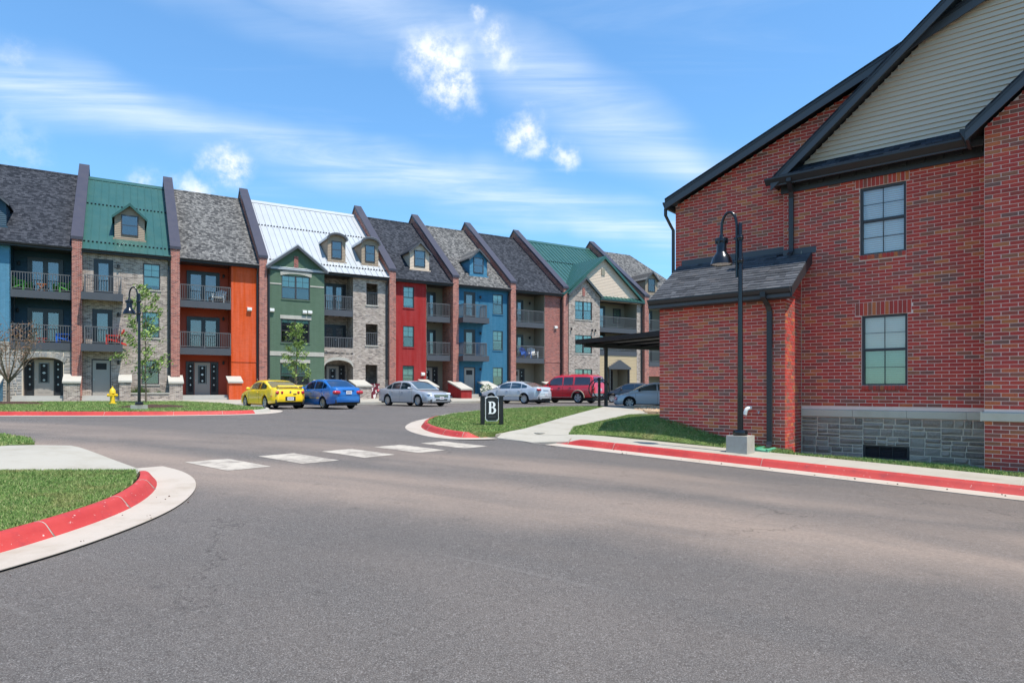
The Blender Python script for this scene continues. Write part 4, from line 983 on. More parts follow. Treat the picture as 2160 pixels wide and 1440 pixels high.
def roof(H, x0, x1, kind, gut=None):
    th = .10
    pr = [(-.35, EV-.03), (RY, RG-.03), (2*RY+.35, EV-.03), (2*RY+.35, EV-.13), (RY, RG-.13), (-.35, EV-.13)]
    if kind.startswith('shingle'):
        pr = [(-.35, EV), (RY, RG), (2*RY+.35, EV), (2*RY+.35, EV-.13), (RY, RG-.13), (-.35, EV-.13)]
        ro = MB().prism(pr, 'x', x0, x1).build('roof', kind, H)
        MB().prism([(RY-.16, RG-.115), (RY, RG+.02), (RY+.16, RG-.115), (RY+.16, RG-.08), (RY, RG+.055), (RY-.16, RG-.08)], 'x', x0, x1).build('ridge_cap', kind, ro)
    else:
        ro = MB().prism(pr, 'x', x0, x1).build('roof', kind, H)
        n = max(2, round((x1-x0)/.44)); w_ = (x1-x0)/n; cs, sn = 1/math.hypot(1, SL), SL/math.hypot(1, SL)
        def up(y, h): return (y-h*sn, rz(y)+h*cs)
        for i in range(n):
            a = x0+i*w_; p = MB(); b = a+w_
            for (xa, xb, h0, h1) in ((a, b-.022, -.025, .0), (b-.022, b, -.025, .042)):
                q0, q1, q2, q3 = up(-.37, h0), up(RY, h0), up(RY, h1), up(-.37, h1)
                p.prism([q0, q1, q2, q3], 'x', xa, xb)
            p.build('roof_panel', kind, ro)
        for y in (.35, 4.6):                                     # snow guards
            g = MB()
            for i in range(n*2): xg = x0+(i+.5)*w_/2; q0, q1, q2, q3 = up(y, 0), up(y+.05, 0), up(y+.05, .075), up(y, .075); g.prism([q0, q1, q2, q3], 'x', xg-.05, xg+.05)
            g.build('snow_guards', 'black_trim', ro)
        MB().prism([(RY-.3, rz(RY-.3)+.03), (RY, RG+.05), (RY+.3, rz(RY-.3)+.03), (RY+.3, rz(RY-.3)+.06), (RY, RG+.09), (RY-.3, rz(RY-.3)+.06)], 'x', x0, x1).build('ridge_cap', kind, ro)
    g0, g1 = gut or (x0+.02, x1-.02)
    if g1 > g0: MB().prism([(-.36, EV-.14), (-.46, EV-.12), (-.49, EV-.02), (-.36, EV-.02)], 'x', g0, g1).build('gutter', 'black_trim', H)
    MB().box(x0+.01, x1-.01, -.35, 0.0, EV-.20, EV-.14).build('soffit', 'black_trim', H)
    return ro
def party_wall(H, x, w_=.50, brick='pillar_brick'):
    """brick cross wall: pier on the front, gable-shaped upstand through the roof, metal coping"""
    x0, x1 = x-w_/2, x+w_/2; y0 = -.33; zc = 10.60
    pr = [(y0, .95), (y0, zc), (RY, RG+.78), (2*RY, zc), (2*RY, .95)]
    po = MB().prism(pr, 'x', x0, x1).build('party_wall', brick, H)
    s_ = (RG+.78-zc)/(RY-y0); a = .06
    cp = [(y0-.05, zc-.16), (y0-.05, zc+.02), (RY, RG+.78+.10), (2*RY+.05, zc+.02), (2*RY+.05, zc-.16), (2*RY+.02, zc-.16), (RY, RG+.78-.10), (y0-.02, zc-.16)]
    MB().prism(cp, 'x', x0-.05, x1+.05).build('coping', 'coping', po)
def dormer(H, xc, w_, sid, rk, wz0=11.25, wz1=12.52, arched=False, y=1.02, win=.46, zev=12.45, zpk=13.25, trim=None):
    """dormer standing on the roof slope: sided front and cheeks, own little roof, one window"""
    x0, x1 = xc-w_/2, xc+w_/2; zb = rz(y)-.05; yb = (zev-EV)/SL-.35
    d_ = MB(); z = zb
    top = zpk-.12
    fr = []
    nseg = 10
    def outline(z_):                                           # half width of the front at height z
        if z_ <= zev: return w_/2
        if arched: return w_/2*math.sqrt(max(0, 1-((z_-zev)/(top-zev))**2))
        return w_/2*(top-z_)/(top-zev)
    while z < top-.03:
        zn = min(z+.11, top); h0, h1 = outline(z), outline(zn)
        d_.add([(xc-h0, y, z), (xc+h0, y, z), (xc+h0, y, z+.01), (xc-h0, y, z+.01), (xc+h1, y+.018, zn), (xc-h1, y+.018, zn)], [(0, 1, 2, 3), (3, 2, 4, 5)])
        z = zn
    z = zb
    while z < zev-.01:                                          # cheeks, cut by the roof slope
        zn = min(z+.11, zev); ye = (zn-EV)/SL-.35+.1
        for (xs_, sg) in ((x0, -1), (x1, 1)):
            d_.add([(xs_, y, z), (xs_, ye, z), (xs_, ye, z+.01), (xs_, y, z+.01), (xs_-sg*.018, ye, zn), (xs_-sg*.018, y, zn)], [(0, 1, 2, 3), (3, 2, 4, 5)])
        z = zn
    do = d_.build('dormer', sid, H)
    r_ = MB(); oh = .14; yk = (zpk-EV)/SL-.35+.15; yf = y-.22
    if arched:
        pts = []; N = 12
        for i in range(N+1):
            a = math.pi*i/N; pts.append((xc-(w_/2+oh)*math.cos(a), zev-.03+(zpk-zev+.03)*math.sin(a)))
        inn = [(xc+(px-xc)*.90, zev-.03+(pz-zev+.03)*.86) for px, pz in pts]
        for (p, q, p2, q2) in zip(pts, pts[1:], inn, inn[1:]): r_.prism([p, q, q2, p2], 'y', yf, yk)
    else:
        for sg in (-1, 1):
            e = (xc+sg*(w_/2+oh), zev-.10); r_.prism([(xc, zpk), e, (e[0], e[1]-.07), (xc, zpk-.09)], 'y', yf, yk)
    r_.build('dormer_roof', rk, do)
    if not arched:
        for sg in (-1, 1):
            e = (xc+sg*(w_/2+oh+.01), zev-.10); MB().prism([(xc, zpk-.03), (e[0], e[1]-.025), (e[0], e[1]-.17), (xc, zpk-.19)], 'y', yf-.02, yf+.01).build('barge_board', trim or 'fascia_grey', do)
    else:
        ar = MB(); pr2 = [(xc+(px-xc)*.98, zev-.03+(pz-zev+.03)*.97) for px, pz in pts]; inn = [(xc+(px-xc)*.82, zev-.03+(pz-zev+.03)*.70) for px, pz in pts]
        for (p, q, p2, q2) in zip(pr2, pr2[1:], inn, inn[1:]): ar.prism([p, q, q2, p2], 'y', yf-.02, yf+.02)
        ar.build('barge_board', trim or 'fascia_grey', do)
    f = MB(); a, b = xc-win, xc+win
    f.box(a, a+.06, y-.04, y+.03, wz0, wz1); f.box(b-.06, b, y-.04, y+.03, wz0, wz1); f.box(a+.06, b-.06, y-.04, y+.03, wz1-.06, wz1); f.box(a+.06, b-.06, y-.04, y+.03, wz0, wz0+.06); f.box(a+.06, b-.06, y-.02, y+.02, (wz0+wz1)/2-.02, (wz0+wz1)/2+.02)
    f.build('window_frame', 'frame_dark', do)
    MB().box(a+.05, b-.05, y-.012, y-.006, wz0+.05, wz1-.05).build('pane', 'door_pane', do); MB().box(a+.05, b-.05, y+.020, y+.024, wz0+.05, wz1-.05).build('room_back', 'room_dark', do)
    MB().box(x0-.08, x1+.08, y-.10, y+.02, zb-.02, zb+.06).build('sill', sid, do)
    return do
def stoop_wall(H, x0, x1, y0, z1, z2, m, cap='cap_stone', zb=.92, y1=-.02):
    """low wall beside a stair with a raking stone cap; z1 in front, z2 at the house"""
    o = MB().prism([(y0, zb), (y1, zb), (y1, z2-.09), (y0, z1-.09)], 'x', x0, x1).build('stoop_wall', m, H)
    MB().prism([(y0-.07, z1-.105), (y1, z2-.09), (y1, z2+.01), (y0-.07, z1)], 'x', x0-.06, x1+.06).build('cap', cap, o)
def steps(H, x0, x1, n=2, y=-.05):
    for i in range(n):
        MB().box(x0, x1, y-.32*(n-i)-.1, .3 if i == 0 else y-.32*(n-i)-.1+.7, .9, FL[0]-.15*(n-1-i)-(.0 if i < n-1 else .0)-.005*i).build('step', 'step_concrete', H)
def shell(H, x0, x1):
    """ground slab, rear wall and floors that close the house"""
    m_ = MB(); m_.poly([(x0, 2*RY, .9), (x1, 2*RY, .9), (x1, 2*RY, EV), (x0, 2*RY, EV)]); m_.box(x0, x1, .35, 2*RY-.05, .9, FL[0]-.01); m_.build('rear_wall', 'tan_brick', H)
def house(label, x0, x1): return ROW.thing('row_house', label, 'house', (x0+x1)/2, 0, 1.0, 'terrace of coloured row houses')
PX = [0., 5.10, 10.30, 19.38, 24.58, 29.86, 35.20, 44.62]
W3, W2, W1 = (7.85, 9.46), (4.89, 6.48), (2.0, 3.49)

# --- house with stone arch (left edge)
H = house('navy and light blue row house with an arched stone porch and dark shingle roof', -9, 0)
r7 = random.Random(33)
hwall(H, -14, -3.12, 4.40, EV, 0, 'light_blue_brick')
recess(H, -3.12, -.25, 4.33, EV-.12, 1.5, 'navy_siding')
for z in (FL[2], FL[1]): balcony_doors(H, -2.50, -.78, z, z+2.15, 1.44)
balcony(H, -3.12, -.27, FL[2], -.03, 1.5); balcony(H, -3.12, -.27, FL[1]+.05, -.03, 1.5)
ax0, ax1, zs_, zk = -2.58, -.68, 3.18, 3.55
def archz(x): q = (x-(ax0+ax1)/2)/((ax1-ax0)/2); return zs_+(zk-zs_)*math.sqrt(max(0, 1-q*q*.97)) if abs(q) <= 1 else 0
sw = MB(); xs = [ax0+(ax1-ax0)*i/14 for i in range(15)]
sw.poly([(-14, .02, .9), (ax0, .02, .9), (ax0, .02, 4.4), (-14, .02, 4.4)]); sw.poly([(ax1, .02, .9), (-.2, .02, .9), (-.2, .02, 4.4), (ax1, .02, 4.4)])
for a, b in zip(xs, xs[1:]): sw.poly([(a, .02, archz(a)), (b, .02, archz(b)), (b, .02, 4.4), (a, .02, 4.4)]); sw.poly([(a, .02, archz(a)), (a, .8, archz(a)), (b, .8, archz(b)), (b, .02, archz(b))])
for x in (ax0, ax1): sw.poly([(x, .02, .9), (x, .8, .9), (x, .8, zs_+.1), (x, .02, zs_+.1)])
sw.poly([(ax0-.4, .8, .9), (ax1+.4, .8, .9), (ax1+.4, .8, 4), (ax0-.4, .8, 4)])
sw = sw.build('stone_wall', 'stone_mortar', H)
pcs = ashlar(-5.0, ax0-.02, .98, 4.38, (.16, .55), (.12, .30), r7)+ashlar(ax1+.02, -.27, .98, 4.38, (.14, .42), (.12, .30), r7)+ashlar(ax0-.02, ax1+.02, zk+.30, 4.38, (.16, .55), (.12, .28), r7)
for i in range(10):
    a = ax0+(ax1-ax0)*i/10; b = a+(ax1-ax0)/10; zo = min(archz(a), archz(b))+.30
    if zk+.30-zo > .05: pcs.append((a, b, zo, zk+.30))
for q in pcs: rockstone(*q, .014, .016, .022, sw, 'ashlar_pale', r7)
nv = 17
for i in range(nv):                                             # arch stones
    a = ax0-.1+(ax1-ax0+.2)*i/nv; b = a+(ax1-ax0+.2)/nv-.012; za, zb = max(zs_-.1, archz(max(ax0+.001, min(ax1-.001, a)))), max(zs_-.1, archz(max(ax0+.001, min(ax1-.001, b))))
    MB().prism([(a, za), (b, zb), (b+(b-(ax0+ax1)/2)*.10, zb+.27), (a+(a-(ax0+ax1)/2)*.10, za+.27)], 'y', -.03, .1).build('arch_stone', 'ashlar_pale', sw)
entry_door(H, -2.10, -1.20, FL[0], FL[0]+2.08, .72, 'oval', ((-2.52, -2.12), (-1.18, -.78)))
steps(H, -3.0, -.62); stoop_wall(H, -.60, .17, -1.05, 2.15, 2.58, 'tan_brick'); stoop_wall(H, -4.4, -3.45, -1.5, 2.0, 2.45, 'light_blue_brick')
roof(H, -14, -.22, 'shingle_dark'); shell(H, -14, -.22); dormer(H, -4.25, 1.65, 'navy_siding', 'shingle_dark')
wall_lamp(H, -2.9, 9.1, 1.44); wall_lamp(H, -2.95, 6.35, 1.44); party_wall(H, PX[0])

# --- green metal roof, tan brick
H = house('tan brick row house with a green metal roof and gabled dormer', .25, 4.85)
D3, D2, D1 = (.80, 1.80, FL[2], 9.48), (.73, 1.76, FL[1], 6.48), (.70, 1.68, FL[0], 3.50)
wn = [(3.36, 4.28, *W3), (3.31, 4.24, *W2), (3.27, 4.22, *W1)]
hwall(H, .2, 4.9, .95, EV, 0, 'tan_brick', [D3, D2, D1]+wn)
for q in (D3, D2): balcony_doors(H, *q, .03, 1); 
balcony(H, .22, 2.30, FL[2], -.95, 0, .92, (.40, 2.20)); balcony(H, .22, 2.28, FL[1], -.95, 0, .92, (.40, 2.18))
for i, q in enumerate(wn):
    window(H, *q, 0, False, (.85, .5, .0)[i])
    MB().box(q[0]-.05, q[1]+.05, -.04, .1, q[2]-.085, q[2]-.004).build('window_sill', 'pale_brick', H)
entry_door(H, D1[0]+.05, D1[1]-.05, FL[0], 3.42, .03, 'small')
for z in (9.15, 6.25, 3.35): wall_lamp(H, 2.06, z, 0)
steps(H, .25, 2.1); stoop_wall(H, 2.12, 2.70, -1.15, 2.20, 2.58, 'tan_brick'); stoop_wall(H, 4.74, 5.46, -1.0, 2.15, 2.58, 'tan_brick')
pl = MB().box(2.70, 4.74, -1.0, -.82, .9, 1.42).box(2.70, 4.74, -.82, 0, .9, 1.25).build('planter_wall', 'tan_brick', H); MB().box(2.70, 4.74, -1.05, -.77, 1.42, 1.49).build('cap', 'cap_stone', pl)
roof(H, .22, 4.88, 'green_metal'); shell(H, .22, 4.88); dormer(H, 2.66, 1.62, 'brown_siding', 'green_metal', trim='green_metal'); downspout(H, 4.74); party_wall(H, PX[1])

# --- orange
H = house('orange painted brick row house with red-orange siding behind its balconies', 5.35, 10.05)
recess(H, 5.35, 8.36, FL[0], EV-.12, 1.4, 'orange_siding'); hwall(H, 8.36, 10.06, .95, EV, 0, 'orange_brick')
MB().box(8.37, 10.04, -.03, .05, 3.50, 3.57).build('belt_course', 'orange_brick', H)
for z in (FL[2], FL[1]): balcony_doors(H, 5.86, 7.83, z, z+2.14, 1.33); balcony(H, 5.36, 8.35, z, -.03, 1.4)
entry_door(H, 6.32, 7.24, FL[0], 3.45, 1.33, 'oval', ((5.88, 6.28), (7.28, 7.68)))
vent_hood(H, 9.48, 7.0, 0); steps(H, 5.36, 8.1); stoop_wall(H, 8.10, 8.88, -1.05, 2.20, 2.55, 'orange_brick'); downspout(H, 9.97)
for z in (9.3, 6.45, 3.5): wall_lamp(H, 8.05, z, 1.33)
roof(H, 5.34, 10.06, 'shingle_mottled'); shell(H, 5.34, 10.06); party_wall(H, PX[2])

def cross_gable(H, xc, half, zev, zpk, y, yb, rk, wallm, trim, siding=False, xs=None, over=.16):
    """gable end facing the street with its own roof running back into the main slope"""
    if siding:
        g = MB(); z = zev-.05
        while z < zpk-.05:
            zn = min(z+.135, zpk); h0, h1 = half*(zpk-z)/(zpk-zev), half*(zpk-zn)/(zpk-zev)
            a0, b0 = max(xc-h0, xs[0]), min(xc+h0, xs[1]); a1, b1 = max(xc-h1, xs[0]), min(xc+h1, xs[1])
            if a1 < b1: g.add([(a0, y, z), (b0, y, z), (b0, y, z+.012), (a0, y, z+.012), (b1, y+.02, zn), (a1, y+.02, zn)], [(0, 1, 2, 3), (3, 2, 4, 5)])
            z = zn
        g.build('gable_siding', wallm, H)
    else: MB().poly([(xc-half, y, zev-.2), (xc+half, y, zev-.2), (xc+half, y, zev), (xc, y, zpk), (xc-half, y, zev)]).build('gable_wall', wallm, H)
    r_ = MB(); s_ = (zpk-zev)/half; e = half+over
    for sg in (-1, 1): r_.prism([(xc, zpk+.16), (xc+sg*e, zpk+.16-s_*e), (xc+sg*e, zpk+.05-s_*e), (xc, zpk+.05)], 'y', y-.28, yb)
    ro = r_.build('gable_roof', rk, H)
    for sg in (-1, 1): MB().prism([(xc, zpk+.10), (xc+sg*e, zpk+.10-s_*e), (xc+sg*e, zpk-.10-s_*e), (xc, zpk-.10)], 'y', y-.31, y-.27).build('barge_board', trim, ro)
    if rk.endswith('metal'):
        n = int((yb-y)/.44)
        for i in range(n):
            yy = y-.26+i*.44
            for sg in (-1, 1): MB().prism([(xc, zpk+.155), (xc+sg*e, zpk+.155-s_*e), (xc+sg*e, zpk+.20-s_*e), (xc, zpk+.20)], 'y', yy, yy+.022).build('seam', rk, ro)

# --- green brick gable, white metal roof
H = house('green brick gabled row house with a white metal roof and two arched dormers', 10.55, 19.15)
yg = -.28; ww = [(11.48, 13.37, *W3), (11.44, 13.35, *W2), (11.41, 13.33, *W1)]
hwall(H, 10.62, 14.36, .95, 9.82, yg, 'green_brick', ww); cross_gable(H, 12.49, 1.87, 9.96, 11.42, yg, 1.9, 'white_metal', 'green_brick', 'fascia_grey')
m_ = MB(); m_.poly([(14.36, yg, .95), (14.36, 0.3, .95), (14.36, .3, 9.9), (14.36, yg, 9.9)]); m_.build('wall', 'green_brick', H)
for i, q in enumerate(ww):
    window(H, *q, yg, True, (.52, .15, .6)[i]); MB().box(q[0]-.03, q[1]+.03, yg-.04, yg+.1, q[2]-.09, q[2]-.004).build('window_sill', 'green_brick', H)
for i in range(14):                                             # arched lintel
    a = 11.40+i*(2.08/14); q = (a+.074-12.44)/1.04; z = 9.47+.17*(1-q*q); MB().prism([(a+.005, z-.06), (a+.143, z-.06), (a+.15, z+.20), (a-.002, z+.20)], 'y', yg-.03, yg+.02).build('lintel_brick', 'pale_brick', H)
MB().box(11.39, 13.46, yg-.03, yg+.02, 6.49, 6.74).build('lintel', 'pale_brick', H); MB().box(11.39, 13.38, yg-.03, yg+.02, 3.50, 3.73).build('lintel', 'pale_brick', H)
MB().box(10.72, 11.47, yg-.025, yg+.02, 8.78, 8.87).build('belt_course', 'pale_brick', H); MB().box(13.38, 14.33, yg-.025, yg+.02, 8.78, 8.87).build('belt_course', 'pale_brick', H); MB().box(10.72, 14.34, yg-.03, yg+.02, 3.97, 4.27).build('belt_course', 'pale_brick', H)
MB().box(12.30, 12.58, yg-.03, yg+.03, 10.02, 10.80).build('brick_slot', 'red_brick_far', H)
for x in (10.85, 13.0, 13.35): vent_hood(H, x, 7.0, yg)
recess(H, 14.40, 16.50, FL[0], EV-.12, 1.5, 'tan_brick', False)
lo, hi = 14.40, 16.50
def az(x): q = (x-(lo+hi)/2)/((hi-lo)/2-.02); return 3.28+.50*math.sqrt(max(0, 1-q*q)) if abs(q) < 1 else 3.28
xs = [lo+(hi-lo)*i/14 for i in range(15)]; m_ = MB()
for a, b in zip(xs, xs[1:]): m_.poly([(a, 0, az(a)), (b, 0, az(b)), (b, 0, 4.66), (a, 0, 4.66)]); m_.poly([(a, 0, az(a)), (a, .25, az(a)), (b, .25, az(b)), (b, 0, az(b))])
m_.build('arch_wall', 'tan_brick', H)
for a, b in zip(xs, xs[1:]): MB().prism([(a, az(a)), (b-.006, az(b)), (b-.006, az(b)+.22), (a, az(a)+.22)], 'y', -.035, .02).build('arch_stone', 'cap_stone', H)
op = [(17.48, 18.34, 7.87, 9.44), (17.44, 18.34, 4.92, 6.48), (17.42, 18.32, 2.0, 3.49)]
hwall(H, 16.50, 19.14, .95, EV, 0, 'tan_brick', op, .25); hwall(H, 16.5, 19.14, .95, EV, 1.6, 'tan_brick')
for q in op[:2]: railing(H, q[0]+.02, q[1]-.02, q[2]+.02-.12, .06)
for q in op: MB().box(q[0]-.06, q[1]+.06, -.05, .12, q[2]-.085, q[2]-.004).build('window_sill', 'pale_brick', H)
for z in (FL[2], FL[1]): balcony_doors(H, 14.72, 16.40, z, z+2.1, 1.43)
balcony(H, 14.40, 16.49, FL[2], -.03, 1.5); railing(H, 14.44, 16.46, 4.38, .04); MB().box(14.4, 16.5, 0, 1.5, 4.2, 4.33).build('balcony_floor', 'fascia_grey', H)
entry_door(H, 14.98, 15.86, FL[0], 3.40, 1.43, 'oval', ((15.88, 16.25),))
steps(H, 14.45, 16.2); stoop_wall(H, 16.2, 17.25, -1.75, 1.98, 2.38, 'tan_brick'); stoop_wall(H, 13.65, 14.42, -1.6, 1.98, 2.42, 'green_brick'); downspout(H, 19.0); downspout(H, 10.66, y=-.34)
roof(H, 10.54, 19.14, 'white_metal', (14.62, 19.1)); shell(H, 10.54, 19.14)
dormer(H, 15.58, 1.30, 'brown_siding', 'white_metal', 11.2, 12.45, True, .95, .38, 12.55, 13.05); dormer(H, 18.08, 1.30, 'brown_siding', 'white_metal', 11.2, 12.45, True, .95, .38, 12.55, 13.05); party_wall(H, PX[3])

# --- crimson
H = house('crimson painted brick row house with a tan sided dormer on a dark roof', 19.65, 24.3)
ww = [(20.34, 21.21, *W3), (20.32, 21.21, *W2), (20.29, 21.20, *W1)]
hwall(H, 19.62, 22.24, .95, EV, 0, 'crimson_brick', ww)
for i, q in enumerate(ww): window(H, *q, 0, False, (.9, .5, .6)[i]); MB().box(q[0]-.03, q[1]+.03, -.04, .1, q[2]-.085, q[2]-.004).build('window_sill', 'crimson_brick', H)
recess(H, 22.24, 24.34, FL[0], EV-.12, 1.6, 'olive_siding')
for z in (FL[2], FL[1]): balcony_doors(H, 22.45, 23.7, z, z+2.1, 1.53, 2, z < 5); balcony(H, 22.26, 24.25, z, -.03, 1.6)
entry_door(H, 22.5, 23.4, FL[0], 3.42, 1.53, 'oval', ((23.44, 23.8),)); vent_hood(H, 21.9, 2.85, 0)
steps(H, 22.3, 24.1); stoop_wall(H, 21.55, 22.26, -2.1, 1.92, 2.45, 'crimson_brick'); stoop_wall(H, 24.05, 24.95, -2.3, 1.75, 2.35, 'crimson_brick')
roof(H, 19.62, 24.34, 'shingle_dark'); shell(H, 19.62, 24.34); dormer(H, 22.1, 1.62, 'tan_siding', 'shingle_dark'); party_wall(H, PX[4])

# --- blue
H = house('blue painted brick row house with a blue dormer on a mottled grey roof', 24.85, 29.6)
D3, D2, D1 = (25.43, 26.47, FL[2], 9.48), (25.43, 26.47, FL[1], 6.48), (25.43, 26.47, FL[0], 3.47)
ww = [(28.09, 29.03, *W3), (28.09, 29.03, *W2), (28.09, 29.03, *W1)]
hwall(H, 24.82, 29.62, .95, EV, 0, 'blue_brick', [D3, D2, D1]+ww)
for i, q in enumerate(ww): window(H, *q, 0, False, (.3, .6, .55)[i]); MB().box(q[0]-.03, q[1]+.03, -.04, .1, q[2]-.085, q[2]-.004).build('window_sill', 'blue_brick', H)
for q in (D3, D2): balcony_doors(H, *q, .03, 1)
balcony(H, 24.84, 27.17, FL[2], -1.05, 0, 1.02, (24.95, 26.95)); balcony(H, 24.84, 27.17, FL[1], -1.05, 0, 1.02, (24.95, 26.95))
entry_door(H, 25.50, 26.40, FL[0], 3.40, .03, 'small')
for z in (9.15, 6.25, 3.35): wall_lamp(H, 26.9, z, 0)
steps(H, 25.0, 26.6); stoop_wall(H, 26.7, 27.6, -2.3, 1.75, 2.35, 'blue_brick'); downspout(H, 29.5)
roof(H, 24.82, 29.62, 'shingle_mottled'); shell(H, 24.82, 29.62); dormer(H, 27.3, 1.62, 'blue_siding', 'shingle_mottled', trim='fascia_grey'); party_wall(H, PX[5])

# --- olive siding and red brick bay
H = house('row house with olive siding behind balconies and a plain red brick bay', 30.1, 34.95)
recess(H, 30.12, 33.15, FL[0], EV-.12, 1.6, 'olive_siding'); hwall(H, 33.15, 34.96, .95, EV, 0, 'red_brick_far')
MB().box(33.16, 34.94, -.03, .03, 4.02, 4.30).build('belt_course', 'red_brick_far', H)
for z in (FL[2], FL[1]): balcony_doors(H, 30.6, 32.0, z, z+2.1, 1.53, 2, False); balcony(H, 30.14, 33.12, z, -.03, 1.6); wall_lamp(H, 32.6, z+1.9, 1.53)
entry_door(H, 30.7, 31.6, FL[0], 3.42, 1.53, 'small', ((31.65, 32.05),)); vent_hood(H, 34.3, 7.05, 0)
steps(H, 30.2, 32.8); stoop_wall(H, 32.9, 33.8, -2.3, 1.75, 2.35, 'red_brick_far'); stoop_wall(H, 29.4, 30.2, -2.3, 1.75, 2.35, 'blue_brick'); downspout(H, 34.85)
roof(H, 30.10, 34.96, 'shingle_dark'); shell(H, 30.10, 34.96); party_wall(H, PX[6])

# --- brick gable in front of a big sided gable
H = house('pale brick row house with a big tan sided gable and green metal roof', 35.45, 44.35)
yg = -.38; ww = [(36.15, 38.03, *W3), (36.15, 38.03, *W2), (36.15, 38.05, *W1)]
hwall(H, 35.46, 38.92, .95, 9.85, yg, 'tan_brick', ww); cross_gable(H, 37.19, 1.73, 10.0, 11.50, yg, .1, 'green_metal', 'tan_brick', 'fascia_grey')
m_ = MB(); m_.poly([(38.92, yg, .95), (38.92, .1, .95), (38.92, .1, 9.9), (38.92, yg, 9.9)]); m_.build('wall', 'tan_brick', H)
for i, q in enumerate(ww): window(H, *q, yg, True, (.55, .2, .8)[i]); MB().box(q[0]-.05, q[1]+.05, yg-.04, yg+.1, q[2]-.085, q[2]-.004).build('window_sill', 'pale_brick', H)
MB().box(36.95, 37.24, yg-.03, yg+.03, 9.95, 10.65).build('brick_slot', 'red_brick_far', H)
for x in (35.7, 38.0, 38.35): wall_lamp(H, x, 7.0, yg)
cross_gable(H, 39.6, 4.62, 9.95, 13.62, -.05, 4.9, 'green_metal', 'tan_siding', 'green_metal', True, (35.5, 44.3))
MB().box(39.35, 39.75, -.10, -.04, 12.05, 12.65).build('gable_vent', 'olive_siding', H)
recess(H, 39.0, 43.66, FL[1], EV-.12, 1.7, 'olive_siding'); MB().box(38.93, 43.66, -.06, .02, 9.72, 9.92).build('beam', 'tan_siding', H)
balcony(H, 38.95, 43.64, FL[2], -.03, 1.7); balcony(H, 38.95, 43.64, FL[1]+.9, -.03, 1.7)
balcony_doors(H, 39.3, 41.2, FL[2], FL[2]+2.2, 1.63, 2, False); window(H, 42.2, 43.1, 8.0, 9.4, 1.6); balcony_doors(H, 39.3, 41.2, FL[1]+.9, FL[1]+2.9, 1.63, 2, False)
lap(H, 38.95, 40.32, .98, 5.0, 0, 'warm_siding'); lap(H, 42.55, 43.66, .98, 5.0, 0, 'warm_siding'); lap(H, 40.32, 42.55, 3.62, 5.0, 0, 'warm_siding')
recess(H, 40.32, 42.55, FL[0], 3.62, 1.4, 'olive_siding'); entry_door(H, 40.6, 41.4, FL[0], 3.40, 1.33, 'oval', ((41.45, 41.8),))
pp = MB(); pp.prism([(40.1, 3.55), (42.75, 3.55), (42.75, 3.70), (41.42, 4.42), (40.1, 3.70)], 'y', -.25, 0.02); pp.build('porch_gable', 'fascia_grey', H)
for x in (40.26, 42.56): MB().box(x-.06, x+.06, -.2, -.02, 1.0, 3.55).build('porch_post', 'bronze_trim', H)
hwall(H, 43.66, 44.38, .95, EV, 0, 'tan_brick'); downspout(H, 38.98, y=-.12); downspout(H, 44.2)
roof(H, 35.44, 44.38, 'green_metal', (1, 0)); shell(H, 35.44, 44.38); party_wall(H, PX[7])

# --- far end house
H = house('end row house with a brown dormer behind the brick wing and a hipped grey roof', 44.85, 54)
hwall(H, 44.86, 45.2, .95, EV, 0, 'tan_brick'); recess(H, 45.2, 48.4, FL[0], EV-.12, 1.5, 'olive_siding'); hwall(H, 48.4, 53, .95, EV, 0, 'red_brick_far', [(49.4, 50.4, *W3), (49.4, 50.4, *W2)]); window(H, 49.4, 50.4, *W3, 0); window(H, 49.4, 50.4, *W2, 0)
for z in (FL[2], FL[1]): balcony(H, 45.2, 48.38, z, -.03, 1.5); balcony_doors(H, 45.6, 47.0, z, z+2.1, 1.43, 2, False)
hwall(H, 45.2, 48.4, 2.95, 4.0, .0, 'red_brick_far'); entry_door(H, 45.6, 46.5, FL[0], 3.40, 1.43, 'small')
m_ = MB(); a, b = 44.84, 53.3
m_.add([(a, -.35, EV), (b, -.35, EV), (b-3.4, RY, RG), (a, RY, RG), (b, 2*RY+.35, EV), (a, 2*RY+.35, EV)], [(0, 1, 2, 3), (1, 4, 2), (3, 2, 4, 5)]); m_.build('roof', 'shingle_mottled', H)
MB().prism([(-.36, EV-.14), (-.46, EV-.12), (-.49, EV-.02), (-.36, EV-.02)], 'x', a, b).build('gutter', 'black_trim', H)
MB().poly([(53, 0, .9), (53, 2*RY, .9), (53, 2*RY, EV), (53, 0, EV)]).build('wall', 'red_brick_far', H)
dormer(H, 46.5, 1.62, 'brown_siding', 'shingle_mottled'); shell(H, 44.86, 53)

